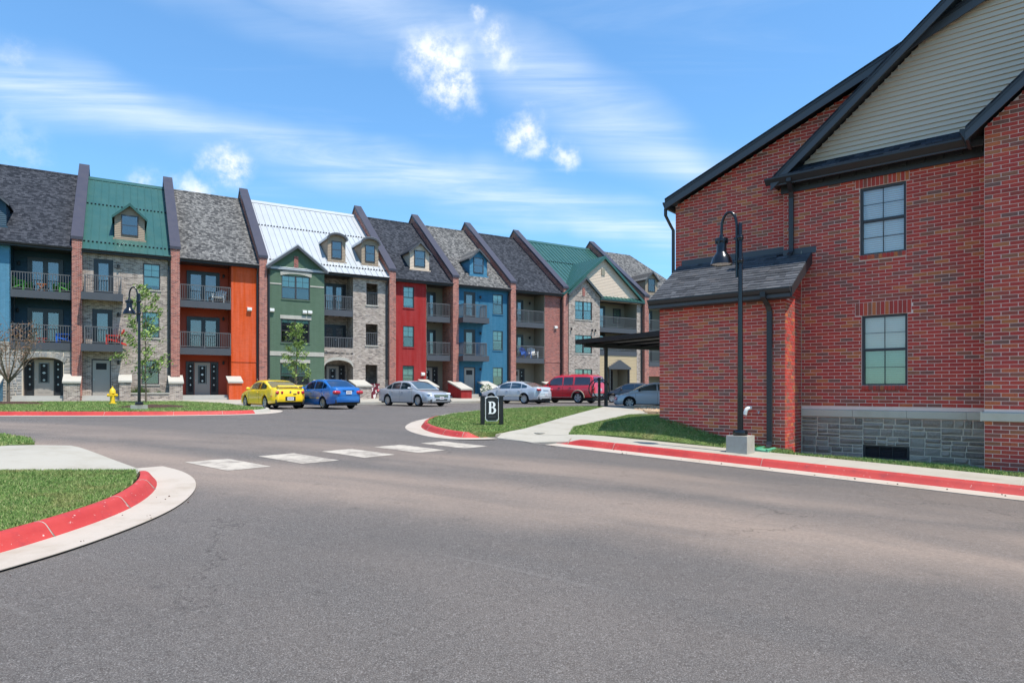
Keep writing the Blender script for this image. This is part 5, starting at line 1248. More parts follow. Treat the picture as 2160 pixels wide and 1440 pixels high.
# ------------------------------------------------------------ cars
def interp(prof, x):
    if x <= prof[0][0]: return prof[0][1]
    for (a, b), (c, d_) in zip(prof, prof[1:]):
        if x <= c:
            q = (x-a)/(c-a) if c > a else 1
            return b+(d_-b)*q
    return prof[-1][1]
def smoothprof(prof, n=8):
    ln = smoothline([(a, b) for a, b in prof], n); return [(p.x, p.y) for p in ln]
def car(name, label, paint, S, loc, head):
    """S: L,W wheelbase wb, rear overhang ro, wheel radius wr, deck = outline of bonnet/shoulder/boot, cab = outline of the cabin, belt height"""
    X, Y = loc; z0 = gz(X, Y)
    T = bpy.data.objects.new(name, None); col.objects.link(T); T.location = (X, Y, z0); T.rotation_euler = (0, 0, head); T.empty_display_size = .3
    tag(T, label, S.get('cat', 'car')); BASE[T.name] = (0, 0, 0)
    L, W, wb, wr = S['L'], S['W'], S['wb'], S['wr']; xr = -wb/2; xf = wb/2; xb = xr-S['ro']; xe = xb+L; hw = W/2
    deck = smoothprof([(xb+a, b) for a, b in S['deck']]); low = [(xb, S['low'][0]), (xb+.12, S['low'][0]-.06), (xr, S['low'][1]), (xf, S['low'][1]), (xe-.15, S['low'][2]-.05), (xe, S['low'][2])]
    ra = wr+S.get('gap', .055)
    def half(x):
        q = (x-xb)/L; e = min(q, 1-q)*L
        return hw*(1-S.get('taper', .05)*abs(2*q-1)**3)*(1-.30*max(0, 1-e/.38)**2.2)
    def arch(x):
        z = 0
        for c in (xr, xf):
            if abs(x-c) < ra: z = max(z, wr+math.sqrt(ra*ra-(x-c)**2))
        return z
    st = sorted(set([xb+L*i/46 for i in range(47)]+[c+ra*math.cos(math.pi*i/12)*.9995 for c in (xr, xf) for i in range(13)]+[c+s*(ra+.004) for c in (xr, xf) for s in (-1, 1)]+[xb+.03, xb+.08, xe-.03, xe-.08]))
    mb = MB(); rows = []
    for x in st:
        w_ = half(x); zt = interp(deck, x); zb = interp(low, x); za = arch(x); sh = zt-.10
        zc = S.get('crease', .60); zc = zb+(sh-zb)*.62
        pts = [(w_*.93, zb), (w_*.985, zb+.05), (w_, zb+(sh-zb)*.30), (w_*1.0, zc), (w_*.985, sh), (w_*.94, zt-.025), (w_*.84, zt), (w_*.45, zt+.018), (0, zt+.025)]
        pts = [(y, max(z, za) if i < 5 else z) for i, (y, z) in enumerate(pts)]
        if za > 0: pts = [(y*(1.012 if i < 5 and z <= za+.001 else 1), z) for i, (y, z) in enumerate(pts)]
        rows.append([(x, y, z) for y, z in pts]+[(x, -y, z) for y, z in pts[-2::-1]])
    n = len(rows[0]); vs = [p for r_ in rows for p in r_]
    fs = [(i*n+j, i*n+j+1, (i+1)*n+j+1, (i+1)*n+j) for i in range(len(rows)-1) for j in range(n-1)]
    fs += [list(range(n)), [(len(rows)-1)*n+j for j in range(n)]]
    body = mb.add(vs, fs).build('body', paint, T, 38)
    MB().box(xb+.2, xe-.2, -hw*.70, hw*.70, .17, .60).box(xb+.06, xb+.25, -hw*.80, hw*.80, interp(low, xb)-.05, interp(low, xb)+.12).box(xe-.25, xe-.07, -hw*.78, hw*.78, S['low'][2]-.06, S['low'][2]+.10).build('underbody', 'dark_plastic', T)
    # cabin
    cab = smoothprof([(xb+a, b) for a, b in S['cab']], 6); c0, c1 = cab[0][0], cab[-1][0]; zr = max(q[1] for q in cab); belt = S['belt']
    wbx, wtx = S.get('cw', .93), S.get('tw', .74)
    def cw(x): q = (x-c0)/(c1-c0); return hw*wbx*(1-.05*abs(2*q-1)**3), hw*wtx*(1-.04*abs(2*q-1)**3)
    def cabpt(x, v):
        """v from 0 at the belt to 1 at the roof edge"""
        a, b = cw(x); zt = interp(cab, x); zb_ = min(belt, zt-.005)
        hf = max(.02, (zt-zb_)/(zr-zb_)); top = a+(b-a)*hf
        vv = min(v, 1); return (a+(top-a)*(vv**1.25), zb_+(zt-.045*hf-zb_)*vv)
    xs = [c0+(c1-c0)*i/40 for i in range(41)]; rows = []
    for x in xs:
        zt = interp(cab, x); e = cabpt(x, 1); a0 = cabpt(x, 0)
        pts = [(a0[0], a0[1]-.06), cabpt(x, 0), cabpt(x, .5), e, (e[0]*.93, zt-.012), (e[0]*.55, zt+.006), (0, zt+.012)]
        rows.append([(x, y, z) for y, z in pts]+[(x, -y, z) for y, z in pts[-2::-1]])
    n = len(rows[0]); vs = [p for r_ in rows for p in r_]
    fs = [(i*n+j, i*n+j+1, (i+1)*n+j+1, (i+1)*n+j) for i in range(len(rows)-1) for j in range(n-1)]
    MB().add(vs, fs).build('cabin', paint, T, 50)
    # glass
    def sidepane(xa, xb_, lo, hi, sg):
        m_ = MB(); N = 10; up = []; dn = []
        for i in range(N+1):
            x = xa+(xb_-xa)*i/N; zt = interp(cab, x); zb_ = min(belt, zt-.005)
            for v, acc in ((lo, dn), (hi, up)):
                y, z = cabpt(x, v); acc.append((x, sg*(y+.008), z))
        m_.add(dn+up, [(i, i+1, N+2+i, N+1+i) for i in range(N)])
        return m_.build('side_window', 'car_pane', T, 60)
    for sg in (-1, 1):
        for (a, b) in S['side']: sidepane(xb+a, xb+b, .08, .90, sg)
    def endglass(xa, xb_, nm):
        m_ = MB(); N, K = 8, 9; g = []
        for i in range(N+1):
            x = xa+(xb_-xa)*i/N; zt = interp(cab, x); e = cabpt(x, 1)[0]*.89
            for j in range(K): 
                y = -e+2*e*j/(K-1); q = abs(y/e); g.append((x+(.012 if xb_ > 0 else -.012), y, zt+.022-.018*q*q))
        m_.add(g, [(i*K+j, i*K+j+1, (i+1)*K+j+1, (i+1)*K+j) for i in range(N) for j in range(K-1)])
        return m_.build(nm, 'car_pane', T, 60)
    endglass(xb+S['rg'][0], xb+S['rg'][1], 'rear_window'); endglass(xb+S['wg'][0], xb+S['wg'][1], 'windscreen')
    # wheels
    for (cx_, sg) in ((xr, 1), (xr, -1), (xf, 1), (xf, -1)):
        yo = sg*(hw-.02); wi = .20
        tp = [(wr*.62, 0), (wr*.93, .0), (wr, .03), (wr, wi-.03), (wr*.93, wi), (wr*.62, wi)]
        wo_ = MB().lathe([(r_, yo-sg*h) for r_, h in tp], 28, (cx_, 0, wr), 'y', 0, False).build('wheel', 'tyre', T, 40)
        MB().lathe([(wr*.66, yo+sg*.004), (wr*.63, yo-sg*.012), (wr*.60, yo-sg*.05), (.001, yo-sg*.055)], 28, (cx_, 0, wr), 'y', 0, False).build('rim', 'dark_plastic', wo_, 40)
        sp_m = MB(); ns = S.get('spokes', 5)
        for i in range(ns):
            a = 2*math.pi*i/ns+.3; ca, sa = math.cos(a), math.sin(a); w0, w1 = wr*.085*5/ns**.7, wr*.13*5/ns**.8
            def P(r_, o, y): return (cx_+r_*ca-o*sa, y, wr+r_*sa+o*ca)
            ya, yb = yo-sg*.012, yo-sg*.045
            q = [P(wr*.08, -w0, ya), P(wr*.08, w0, ya), P(wr*.63, w1, ya+sg*.004), P(wr*.63, -w1, ya+sg*.004), P(wr*.08, -w0, yb), P(wr*.08, w0, yb), P(wr*.63, w1, yb), P(wr*.63, -w1, yb)]
            sp_m.add(q, [(0, 1, 2, 3), (0, 4, 5, 1), (1, 5, 6, 2), (2, 6, 7, 3), (3, 7, 4, 0)])
        sp_m.lathe([(wr*.67, yo+sg*.006), (wr*.60, yo-sg*.004), (wr*.60, yo-sg*.03)], 28, (cx_, 0, wr), 'y', 0, False); sp_m.lathe([(.001, yo-sg*.002), (wr*.13, yo-sg*.006), (wr*.15, yo-sg*.04)], 14, (cx_, 0, wr), 'y', 0, False)
        sp_m.build('spokes', 'alloy', wo_)
        if S.get('flare'):
            fl_ = MB(); pts = [(cx_+ (ra+.03)*math.cos(a), sg*(half(cx_)+.005), wr+(ra+.03)*math.sin(a)) for a in [math.pi*i/14 for i in range(15)]]
            fl_.tube(pts, .045, 6).build('arch_flare', S['flare'], T, 60)
    # lights, plates, mirrors, handles, shut lines
    def pod(nm, x, y, z, sx, sy, sz, m, p=2.6):
        m_ = MB(); N, K = 12, 7; g = []
        for i in range(1, K):
            la = math.pi*i/K-math.pi/2
            for j in range(N):
                lo = 2*math.pi*j/N; f = lambda v: math.copysign(abs(v)**(2/p), v)
                g.append((x+sx*f(math.cos(la))*f(math.cos(lo)), y+sy*f(math.cos(la))*f(math.sin(lo)), z+sz*f(math.sin(la))))
        fs = [(i*N+j, i*N+(j+1) % N, (i+1)*N+(j+1) % N, (i+1)*N+j) for i in range(K-2) for j in range(N)]+[list(range(N))[::-1], [(K-2)*N+j for j in range(N)]]
        return m_.add(g, fs).build(nm, m, T, 60)
    for sg in (-1, 1):
        for (nm, x, y, z, sx, sy, sz, m) in S['pods']: pod(nm, xb+x, sg*y, z, sx, sy, sz, m)
        mx = xb+S['mirror']; pod('mirror', mx, sg*(hw+.07), belt+.06, .07, .10, .07, S.get('mirrorpaint', paint))
        for hx in S['handles']: pod('door_handle', xb+hx, sg*(half(xb+hx)+.004), belt-.13, .10, .018, .018, S.get('hpaint', paint))
        for gx in S['shuts']:
            x = xb+gx; w_ = half(x); zt = interp(deck, x); zb = interp(low, x); za = arch(x)
            lnp = [(x, sg*(w_*.985+.002), max(za, zb+.06)), (x, sg*(w_+.002), zb+(zt-.1-zb)*.45), (x, sg*(w_*.985+.002), zt-.10)]
            MB().tube(lnp, .006, 4).build('shut_line', 'dark_plastic', T)
    for (x, z) in ((xb-.012, S['plate'][0]), (xe+.012, S['plate'][1])):
        if z:
            po = MB().box(x-.008, x+.008, -.155, .155, z-.075, z+.075).build('licence_plate', 'plate_white', T)
            mk = MB(); sg = -1 if x < 0 else 1
            for i in range(6): mk.box(x+sg*.009-.001, x+sg*.009+.001, -.115+i*.042, -.09+i*.042, z-.03, z+.035)
            mk.build('characters', 'cloth_maroon', po)
    if S.get('extra'): S['extra'](T, xb, xe, half, deck, paint)
    # seats seen through the glass
    for (x, nm) in ((xb+S['seats'][0], 'seat'), (xb+S['seats'][1], 'seat')):
        for sg in (-1, 1):
            MB().prism([(x, .45), (x+.5, .50), (x+.5, .58), (x+.08, .58), (x-.12, 1.08*zr/1.42), (x-.22, 1.06*zr/1.42)], 'y', sg*.34-.22, sg*.34+.22).build(nm, 'dark_plastic', T)
    return T
glassmat('car_pane', (.42, .48, .48), .05, .01)
SED = dict(L=4.84, W=1.83, wb=2.73, ro=1.12, wr=.325, low=(.34, .20, .26), belt=.95,
  deck=[(0, .58), (.02, .80), (.10, .98), (.45, 1.03), (1.0, 1.0), (2.2, .965), (3.3, .95), (3.75, .90), (4.3, .82), (4.66, .70), (4.79, .58), (4.84, .44)],
  cab=[(.62, 1.00), (1.0, 1.18), (1.45, 1.38), (1.95, 1.445), (2.5, 1.44), (2.9, 1.37), (3.3, 1.17), (3.72, .94)],
  side=((.98, 1.42), (1.47, 2.20), (2.27, 3.12)), rg=(.70, 1.42), wg=(2.88, 3.66), mirror=3.20, handles=(1.55, 2.5), shuts=(1.35, 2.25, 3.35), plate=(None, .47), seats=(1.55, 2.45), spokes=9,
  pods=[('tail_light', .07, .70, .86, .10, .19, .10, 'tail_red'), ('head_light', 4.58, .68, .69, .17, .17, .075, 'lamp_clear'), ('fog_light', 4.76, .64, .36, .05, .11, .05, 'dark_plastic'), ('bumper_end', 4.70, .45, .30, .10, .45, .03, 'dark_plastic')])
def grille(T, xb, xe, half, deck, paint):
    g = MB().box(xe-.10, xe-.005, -.48, .48, .52, .66).build('grille', 'dark_plastic', T)
    for z in (.545, .59, .635): MB().box(xe-.02, xe+.012, -.50, .50, z-.010, z+.010).build('bar', 'chrome', g)
    MB().box(xe-.06, xe+.006, -.42, .42, .33, .42).build('air_intake', 'dark_plastic', T)
COUPE = dict(SED, L=4.58, W=1.73, wb=2.62, ro=1.02, wr=.315, low=(.36, .21, .24), belt=.93,
  deck=[(0, .56), (.02, .80), (.09, .97), (.40, 1.01), (.95, .985), (2.2, .955), (3.1, .94), (3.6, .90), (4.1, .80), (4.42, .66), (4.54, .54), (4.58, .42)],
  cab=[(.55, .99), (.95, 1.16), (1.5, 1.36), (1.95, 1.405), (2.4, 1.39), (2.75, 1.31), (3.1, 1.13), (3.48, .93)],
  side=((.98, 1.72), (1.78, 2.90)), rg=(.64, 1.42), wg=(2.72, 3.42), mirror=2.98, handles=(1.95,), shuts=(1.75, 3.1), plate=(.50, None), seats=(1.35, 2.25), spokes=5,
  pods=[('tail_light', .045, .62, .795, .05, .085, .085, 'tail_red'), ('reverse_light', .02, .40, .80, .04, .062, .062, 'tail_red'), ('head_light', 4.30, .60, .68, .16, .15, .09, 'lamp_clear'), ('side_marker', .30, .80, .62, .07, .05, .022, 'tail_red')])
def spoiler(T, xb, xe, half, deck, paint):
    MB().prism([(xb+.00, 1.105), (xb+.26, 1.085), (xb+.26, 1.11), (xb+.02, 1.135)], 'y', -.62, .62).prism([(xb+.06, .98), (xb+.20, .98), (xb+.20, 1.09), (xb+.08, 1.11)], 'y', -.60, -.55).prism([(xb+.06, .98), (xb+.20, .98), (xb+.20, 1.09), (xb+.08, 1.11)], 'y', .55, .60).build('spoiler', paint, T)
    MB().box(xb-.012, xb+.03, -.25, .25, .40, .60).build('plate_recess', 'dark_plastic', T); MB().lathe([(.001, -.004), (.05, 0), (.001, .004)], 10, (xb-.005, 0, .82), 'x').build('badge', 'chrome', T)
    MB().box(xb-.005, xb+.03, -.30, -.14, .70, .74).build('script', 'dark_plastic', T)
SMALL = dict(SED, L=4.24, W=1.68, wb=2.41, ro=1.0, wr=.295, low=(.34, .20, .24), belt=.94,
  deck=[(0, .55), (.02, .80), (.09, 1.00), (.38, 1.05), (.8, 1.02), (2.0, .97), (2.9, .95), (3.3, .92), (3.8, .82), (4.08, .68), (4.2, .54), (4.24, .42)],
  cab=[(.48, 1.03), (.8, 1.20), (1.18, 1.39), (1.6, 1.44), (2.1, 1.43), (2.45, 1.35), (2.8, 1.18), (3.2, .94)],
  side=((.80, 1.12), (1.16, 1.85), (1.91, 2.68)), rg=(.56, 1.14), wg=(2.44, 3.14), mirror=2.76, handles=(1.25, 2.1), shuts=(1.1, 1.88, 2.85), plate=(.80, None), seats=(1.25, 2.05), spokes=7,
  pods=[('tail_light', .07, .62, .80, .11, .21, .095, 'tail_red'), ('head_light', 4.0, .58, .68, .16, .15, .09, 'lamp_clear')])
def trunkline(T, xb, xe, half, deck, paint):
    MB().box(xb-.004, xb+.05, -.62, .62, .655, .664).build('boot_line', 'dark_plastic', T); MB().box(xb-.010, xb+.03, -.30, .30, .90, .93).build('boot_trim', paint, T)
    for sg in (-1, 1): MB().box(xb+1.3, xb+2.9, sg*(half(0)+.002)-.01, sg*(half(0)+.002)+.01, .53, .56).build('side_moulding', 'chrome', T)
BIG = dict(SED, L=4.98, W=1.86, wb=2.74, ro=1.15, wr=.345, low=(.36, .21, .25), belt=1.0,
  deck=[(0, .62), (.02, .86), (.10, 1.06), (.42, 1.11), (.95, 1.07), (2.2, 1.02), (3.3, 1.0), (3.8, .95), (4.4, .86), (4.78, .72), (4.92, .58), (4.98, .44)],
  cab=[(.55, 1.09), (.95, 1.24), (1.45, 1.42), (2.0, 1.49), (2.6, 1.48), (3.0, 1.39), (3.4, 1.2), (3.85, .99)],
  side=((.98, 1.40), (1.45, 2.25), (2.32, 3.20)), rg=(.62, 1.42), wg=(2.98, 3.78), mirror=3.3, handles=(1.55, 2.55), shuts=(1.35, 2.28, 3.4), plate=(.62, None), seats=(1.6, 2.5), spokes=14,
  pods=[('tail_light', .09, .70, .93, .14, .19, .085, 'tail_red'), ('head_light', 4.70, .68, .70, .17, .16, .08, 'lamp_clear'), ('exhaust', .04, .55, .33, .04, .09, .035, 'chrome')])
SUV = dict(SED, L=5.2, W=2.0, wb=3.02, ro=1.23, wr=.385, gap=.09, low=(.48, .36, .42), belt=1.22, taper=.02, cw=.955, tw=.80, cat='suv',
  deck=[(0, .62), (.01, 1.0), (.04, 1.24), (.15, 1.27), (1.0, 1.26), (2.5, 1.25), (3.7, 1.24), (4.0, 1.23), (4.7, 1.16), (5.08, 1.06), (5.17, .90), (5.2, .60)],
  cab=[(.05, 1.24), (.12, 1.55), (.24, 1.84), (.6, 1.93), (1.8, 1.95), (2.9, 1.93), (3.3, 1.82), (3.6, 1.58), (4.02, 1.23)],
  side=((.32, 1.52), (1.66, 2.42), (2.52, 3.55)), rg=(.09, .22), wg=(3.28, 3.98), mirror=3.62, handles=(1.85, 2.75), shuts=(1.6, 2.47, 3.55), plate=(.95, None), seats=(1.9, 2.8), spokes=5, flare='olive_siding', mirrorpaint='dark_plastic', hpaint='dark_plastic',
  pods=[('tail_light', .03, .90, 1.08, .07, .09, .22, 'tail_red'), ('head_light', 5.06, .72, .92, .12, .2, .10, 'lamp_clear')])
def suvbits(T, xb, xe, half, deck, paint):
    for sg in (-1, 1):
        MB().box(xb+1.75, xb+3.55, sg*.99-.05, sg*.99+.09*sg+.05 if sg > 0 else sg*.99+.05, .40, .44).build('running_board', 'steel', T)
        MB().tube([(xb+.5, sg*.68, 1.97), (xb+.6, sg*.68, 2.0), (xb+2.7, sg*.68, 2.0), (xb+2.8, sg*.68, 1.96)], .02, 6).build('roof_rail', paint, T)
        MB().box(xb+.0, xb+.10, sg*.90-.085, sg*.90+.085, 1.02, 1.10).build('reverse_light', 'lamp_clear', T)
        MB().box(xb+1.1, xb+4.0, sg*(half(0)+.004)-.012, sg*(half(0)+.004)+.012, .74, .80).build('side_moulding', paint, T)
    MB().box(xb-.10, xb+.12, -.92, .92, .50, .70).build('rear_bumper', 'steel', T); MB().box(xb-.115, xb-.08, -.5, .5, .64, .70).build('step_pad', 'dark_plastic', T)
HATCH = dict(SED, L=4.5, W=1.75, wb=2.70, ro=.95, wr=.315, low=(.34, .20, .22), belt=.95,
  deck=[(0, .55), (.02, .82), (.1, 1.0), (.4, 1.05), (.9, 1.02), (2.2, .97), (3.2, .93), (3.5, .90), (3.95, .80), (4.3, .66), (4.45, .52), (4.5, .40)],
  cab=[(.40, 1.02), (.8, 1.22), (1.3, 1.40), (1.8, 1.445), (2.3, 1.42), (2.75, 1.30), (3.2, 1.10), (3.65, .92)],
  side=((.8, 1.25), (1.3, 2.05), (2.12, 3.15)), rg=(.48, 1.25), wg=(2.70, 3.6), mirror=3.1, handles=(1.4, 2.3), shuts=(1.25, 2.08, 3.3), plate=(.8, .42), seats=(1.4, 2.35), spokes=6, mirrorpaint='dark_plastic',
  pods=[('tail_light', .07, .66, .84, .10, .17, .09, 'tail_red'), ('head_light', 4.22, .64, .66, .20, .15, .07, 'lamp_clear'), ('side_marker', 4.38, .70, .50, .06, .06, .035, 'tail_red')])
def place(S, px, wheel, phi, out=False):
    """centre of a car from the spot where one wheel stands: wheel = (end, side)"""
    return
def carat(name, label, paint, S, contact, end, side, ang):
    hx, hy = math.cos(ang), math.sin(ang); wx, wy = contact
    lx = S['wb']/2*(1 if end == 'front' else -1); ly = side*(S['W']/2-.12)
    return car(name, label, paint, S, (wx-(lx*hx-ly*hy), wy-(lx*hy+ly*hx)), ang)
def hd(phi): return math.atan2(math.cos(R(phi)), -math.sin(R(phi)))      # nose away to the left
carat('parked_car', 'yellow two-door coupe with a boot spoiler and round tail lights', 'paint_yellow', dict(COUPE, extra=spoiler), (-11.84, 30.9), 'rear', 1, hd(42))
carat('parked_car', 'bright blue small sedan parked beside the yellow coupe', 'paint_blue', dict(SMALL, extra=trunkline), (-9.05, 30.9), 'rear', 1, hd(46))
carat('parked_car', 'silver sedan parked nose out below the crimson house', 'paint_silver', dict(SED, extra=grille), (-5.17, 35.6), 'front', -1, math.atan2(-math.cos(R(48)), math.sin(R(48))))
carat('parked_car', 'pale silver sedan parked behind the letter sign', 'paint_pale_silver', dict(BIG, extra=trunkline), (.84, 42.1), 'rear', 1, hd(53))
carat('parked_suv', 'red suv with tan arch flares and steel bumper', 'paint_red', dict(SUV, extra=suvbits), (4.6, 44.2), 'rear', 1, hd(54))
carat('parked_car', 'dark charcoal sedan between the red suv and the carport', 'paint_dark', dict(SED, extra=trunkline, spokes=8), (7.4, 47.2), 'front', 1, math.atan2(.25, -.97))
carat('parked_car', 'grey-blue sedan under the carport, its tail hidden by the brick wing', 'paint_bluegrey', HATCH, (6.75, 36.8), 'front', 1, math.atan2(.12, -.99))

# ------------------------------------------------------------ street furniture
def lamp(label, X, Y, zb, ang, base_h, foot=None):
    """shepherd's-crook lamp on a concrete footing; the shade hangs towards ang"""
    F = Frame(X, Y, ang); T = F.thing('street_lamp', label, 'street lamp', 0, 0, zb, 'crook-necked street lamps')
    z = zb+base_h; H = 4.46
    ft = MB(); ft.prism([(-.22, -.22), (.22, -.22), (.22, .22), (-.22, .22)], 'z', zb-.3, z); ft.build('footing', 'old_concrete', T)
    MB().lathe([(.14, z), (.15, z+.015), (.15, z+.09), (.135, z+.12), (.07, z+.125)], 20).build('base_collar', 'lamp_black', T, 40)
    MB().lathe([(.060, z+.1), (.058, z+1.2), (.048, z+3.0), (.040, z+H), (.030, z+H+.02), (.001, z+H+.03)], 16).build('pole', 'lamp_black', T, 40)
    for h in (H-.30, H-.78): MB().lathe([(.045, z+h-.06), (.062, z+h-.05), (.062, z+h-.02), (.072, z+h), (.062, z+h+.02), (.062, z+h+.05), (.045, z+h+.06)], 16).box(.03, .13, -.025, .025, z+h-.02, z+h+.02).build('clamp', 'lamp_black', T, 40)
    pts = [(.075, 0, z+H-1.12), (.075, 0, z+H-.05)]
    for i in range(1, 13):
        a = math.pi*i/12; pts.append((.075+.165-.165*math.cos(a), 0, z+H-.05+.33*math.sin(a)))
    pts += [(.405, 0, z+H-.2)]
    MB().tube(pts, .030, 10).build('crook', 'lamp_black', T, 40)
    c = (.405, 0, z+H-.2); hd_ = MB().lathe([(.035, .03), (.05, 0), (.05, -.03), (.12, -.05), (.13, -.07), (.13, -.12), (.115, -.14), (.105, -.15), (.105, -.34), (.12, -.37), (.165, -.42), (.205, -.50), (.225, -.58), (.235, -.61), (.225, -.615), (.20, -.58)], 24, c).build('lamp_shade', 'lamp_black', T, 30)
    for i in range(8): a = 2*math.pi*i/8; MB().box(c[0]+.125*math.cos(a)-.014, c[0]+.125*math.cos(a)+.014, .125*math.sin(a)-.014, .125*math.sin(a)+.014, c[2]-.16, c[2]-.06).build('cooling_fin', 'lamp_black', hd_)
    MB().lathe([(.001, -.60), (.205, -.60), (.205, -.585), (.001, -.585)], 24, c).build('lens', 'lens_white', T)
    return T
p = RB.w(TX(4.70), 13.42); lamp('black crook-necked street lamp on a concrete block beside the brick wing', p.x, p.y, .48, RB.a+math.pi, .22)
lamp('black crook-necked street lamp on the lawn beside the yellow hydrant', -15.0, 25.75, .93, math.atan2(.03, -1), .12)
# hydrant
T = WORLD.thing('fire_hydrant', 'yellow fire hydrant on the lawn before the tan brick house', 'fire hydrant', -20.1, 32.2, .97)
x, y, z = -20.1, 32.2, .97
MB().lathe([(.17, z-.05), (.17, z+.04), (.12, z+.05), (.115, z+.12), (.115, z+.50), (.15, z+.52), (.15, z+.56), (.135, z+.58)], 20, (x, y, 0)).build('barrel', 'yellow_paint', T, 40)
MB().lathe([(.14, z+.58), (.13, z+.66), (.09, z+.74), (.04, z+.78), (.035, z+.86), (.001, z+.87)], 20, (x, y, 0)).build('bonnet', 'yellow_paint', T, 40)
for (dx, dy) in ((-1, 0), (1, 0), (.15, -1)):
    v_ = Vector((dx, dy, 0)).normalized(); MB().tube([Vector((x, y, z+.42))+v_*.08, Vector((x, y, z+.42))+v_*.20], .06, 12).tube([Vector((x, y, z+.42))+v_*.20, Vector((x, y, z+.42))+v_*.24], .075, 8).tube([Vector((x, y, z+.42))+v_*.24, Vector((x, y, z+.42))+v_*.28], .022, 6).build('outlet', 'yellow_paint', T, 40)
# mulch rings
def mulch(label, X, Y, rx, ry):
    m_ = MB(); N = 26; rg = random.Random(int(X*10)); vs = [(X, Y, zlawn(X, Y)+.09)]
    for k_, (f, h) in enumerate(((.35, .085), (.7, .06), (1., -.01))):
        for i in range(N): a = 2*math.pi*i/N; r_ = f*(1+rg.uniform(-.08, .08)); px, py = X+rx*r_*math.cos(a), Y+ry*r_*math.sin(a); vs.append((px, py, zlawn(px, py)+h+rg.uniform(-.015, .02)*(f < 1)))
    fs = [(0, 1+i, 1+(i+1) % N) for i in range(N)]
    for q in range(2): fs += [(1+q*N+i, 1+(q+1)*N+i, 1+(q+1)*N+(i+1) % N, 1+q*N+(i+1) % N) for i in range(N)]
    m_.add(vs, fs)
    for i in range(160): a = rg.uniform(0, 6.28); r_ = math.sqrt(rg.random()); px, py = X+rx*r_*math.cos(a), Y+ry*r_*math.sin(a); pz = zlawn(px, py)+.075*(1-r_)+.02; l = rg.uniform(.02, .06); an = rg.uniform(0, 6.28); m_.add([(px, py, pz), (px+l*math.cos(an), py+l*math.sin(an), pz+.02), (px+.02*math.sin(an), py-.02*math.cos(an), pz+.025)], [(0, 1, 2)])
    tag(m_.build('mulch_bed', 'mulch'), label, 'mulch', kind='stuff')
mulch('reddish mulch ring behind the lawn street lamp', -16.0, 28.6, 1.5, 1.2); mulch('mulch ring under the bare brown tree', -24.6, 31.3, 1.7, .9)
# letter sign
SX, SY = -.60, 19.0; T0 = math.atan2(.35, .62); F = Frame(SX, SY, .30); zb = zlawn(SX, SY)
T = F.thing('letter_sign', 'black sign with white letter B between two posts on the island lawn', 'sign', 0, 0, zb)
for s_ in (-1, 1):
    po = MB().box(s_*.285-.055, s_*.285+.055, -.055, .055, zb-.1, zb+.83).build('post', 'sign_black', T); MB().box(s_*.285-.085, s_*.285+.085, -.085, .085, zb+.83, zb+.862).build('post_cap', 'sign_black', po)
    for h in (.28, .66): MB().box(min(s_*.235, s_*.20), max(s_*.235, s_*.20), -.02, .02, zb+h-.02, zb+h+.02).build('bracket', 'sign_black', po)
def plaque(w_, h0, h1, c): return [(-w_+c, h0), (w_-c, h0), (w_-c, h0+c*.6), (w_, h0+c), (w_, h1-c), (w_-c, h1-c*.6), (w_-c, h1), (-w_+c, h1), (-w_+c, h1-c*.6), (-w_, h1-c), (-w_, h0+c), (-w_+c, h0+c*.6)]
MB().prism(plaque(.205, zb+.11, zb+.84, .045), 'y', -.030, .02).build('panel_edge', 'sign_white', T); pn = MB().prism(plaque(.188, zb+.127, zb+.823, .045), 'y', -.036, -.028).build('panel', 'sign_black', T)
# the letter: stem, serifs and two bowls
lt = MB(); x0 = -.115; zc0, zc1 = zb+.325, zb+.69; y0, y1 = -.044, -.034; zm = zb+.515
lt.box(x0+.022, x0+.085, y0, y1, zc0, zc1); lt.box(x0, x0+.022, y0, y1, zc1-.022, zc1); lt.box(x0, x0+.022, y0, y1, zc0, zc0+.022)
for (za, zb_, ro_) in ((zm-.012, zc1, .215), (zc0, zm+.012, .235)):
    N = 12; zc = (za+zb_)/2; hh = (zb_-za)/2; xi = x0+.085; st_ = .085
    outr = [(xi, za)]+[(xi+st_*.4+(ro_-.085-st_*.4)*math.cos(a), zc+hh*math.sin(a)) for a in [-math.pi/2+math.pi*i/N for i in range(N+1)]]+[(xi, zb_)]
    inr = [(xi, za+.030)]+[(xi+st_*.35+(ro_-.085-.068-st_*.35)*math.cos(a), zc+(hh-.030)*math.sin(a)) for a in [-math.pi/2+math.pi*i/N for i in range(N+1)]]+[(xi, zb_-.030)]
    for i in range(len(outr)-1): lt.prism([outr[i], outr[i+1], inr[i+1], inr[i]], 'y', y0, y1)
lt.build('letter_b', 'sign_white', pn)
sm_ = MB()
for i in range(9): sm_.box(-.11+i*.025, -.11+i*.025+.016, -.040, -.035, zb+.225, zb+.255)
sm_.build('small_print', 'fascia_grey', pn)
# bike rack
F = Frame(4.55, 33.4, math.atan2(.05, 1)); zb = zwalk(4.55, 33.4)
T = F.thing('bike_rack', 'round black steel bike rack at the end of the walk', 'bike rack', 0, 0, zb)
MB().box(-.065, .065, -.05, .05, zb-.05, zb+1.52).build('post', 'lamp_black', T)
ring = [(.54*math.cos(a), .0, zb+.92+.54*math.sin(a)) for a in [2*math.pi*i/36 for i in range(37)]]; MB().tube(ring, .03, 8, cap=False).build('ring', 'lamp_black', T, 60)
ring = [(.33*math.cos(a), .0, zb+.94+.46*math.sin(a)) for a in [math.pi*(-.35)+1.7*math.pi*i/30 for i in range(31)]]; MB().tube(ring, .025, 8).build('ring', 'lamp_black', T, 60)
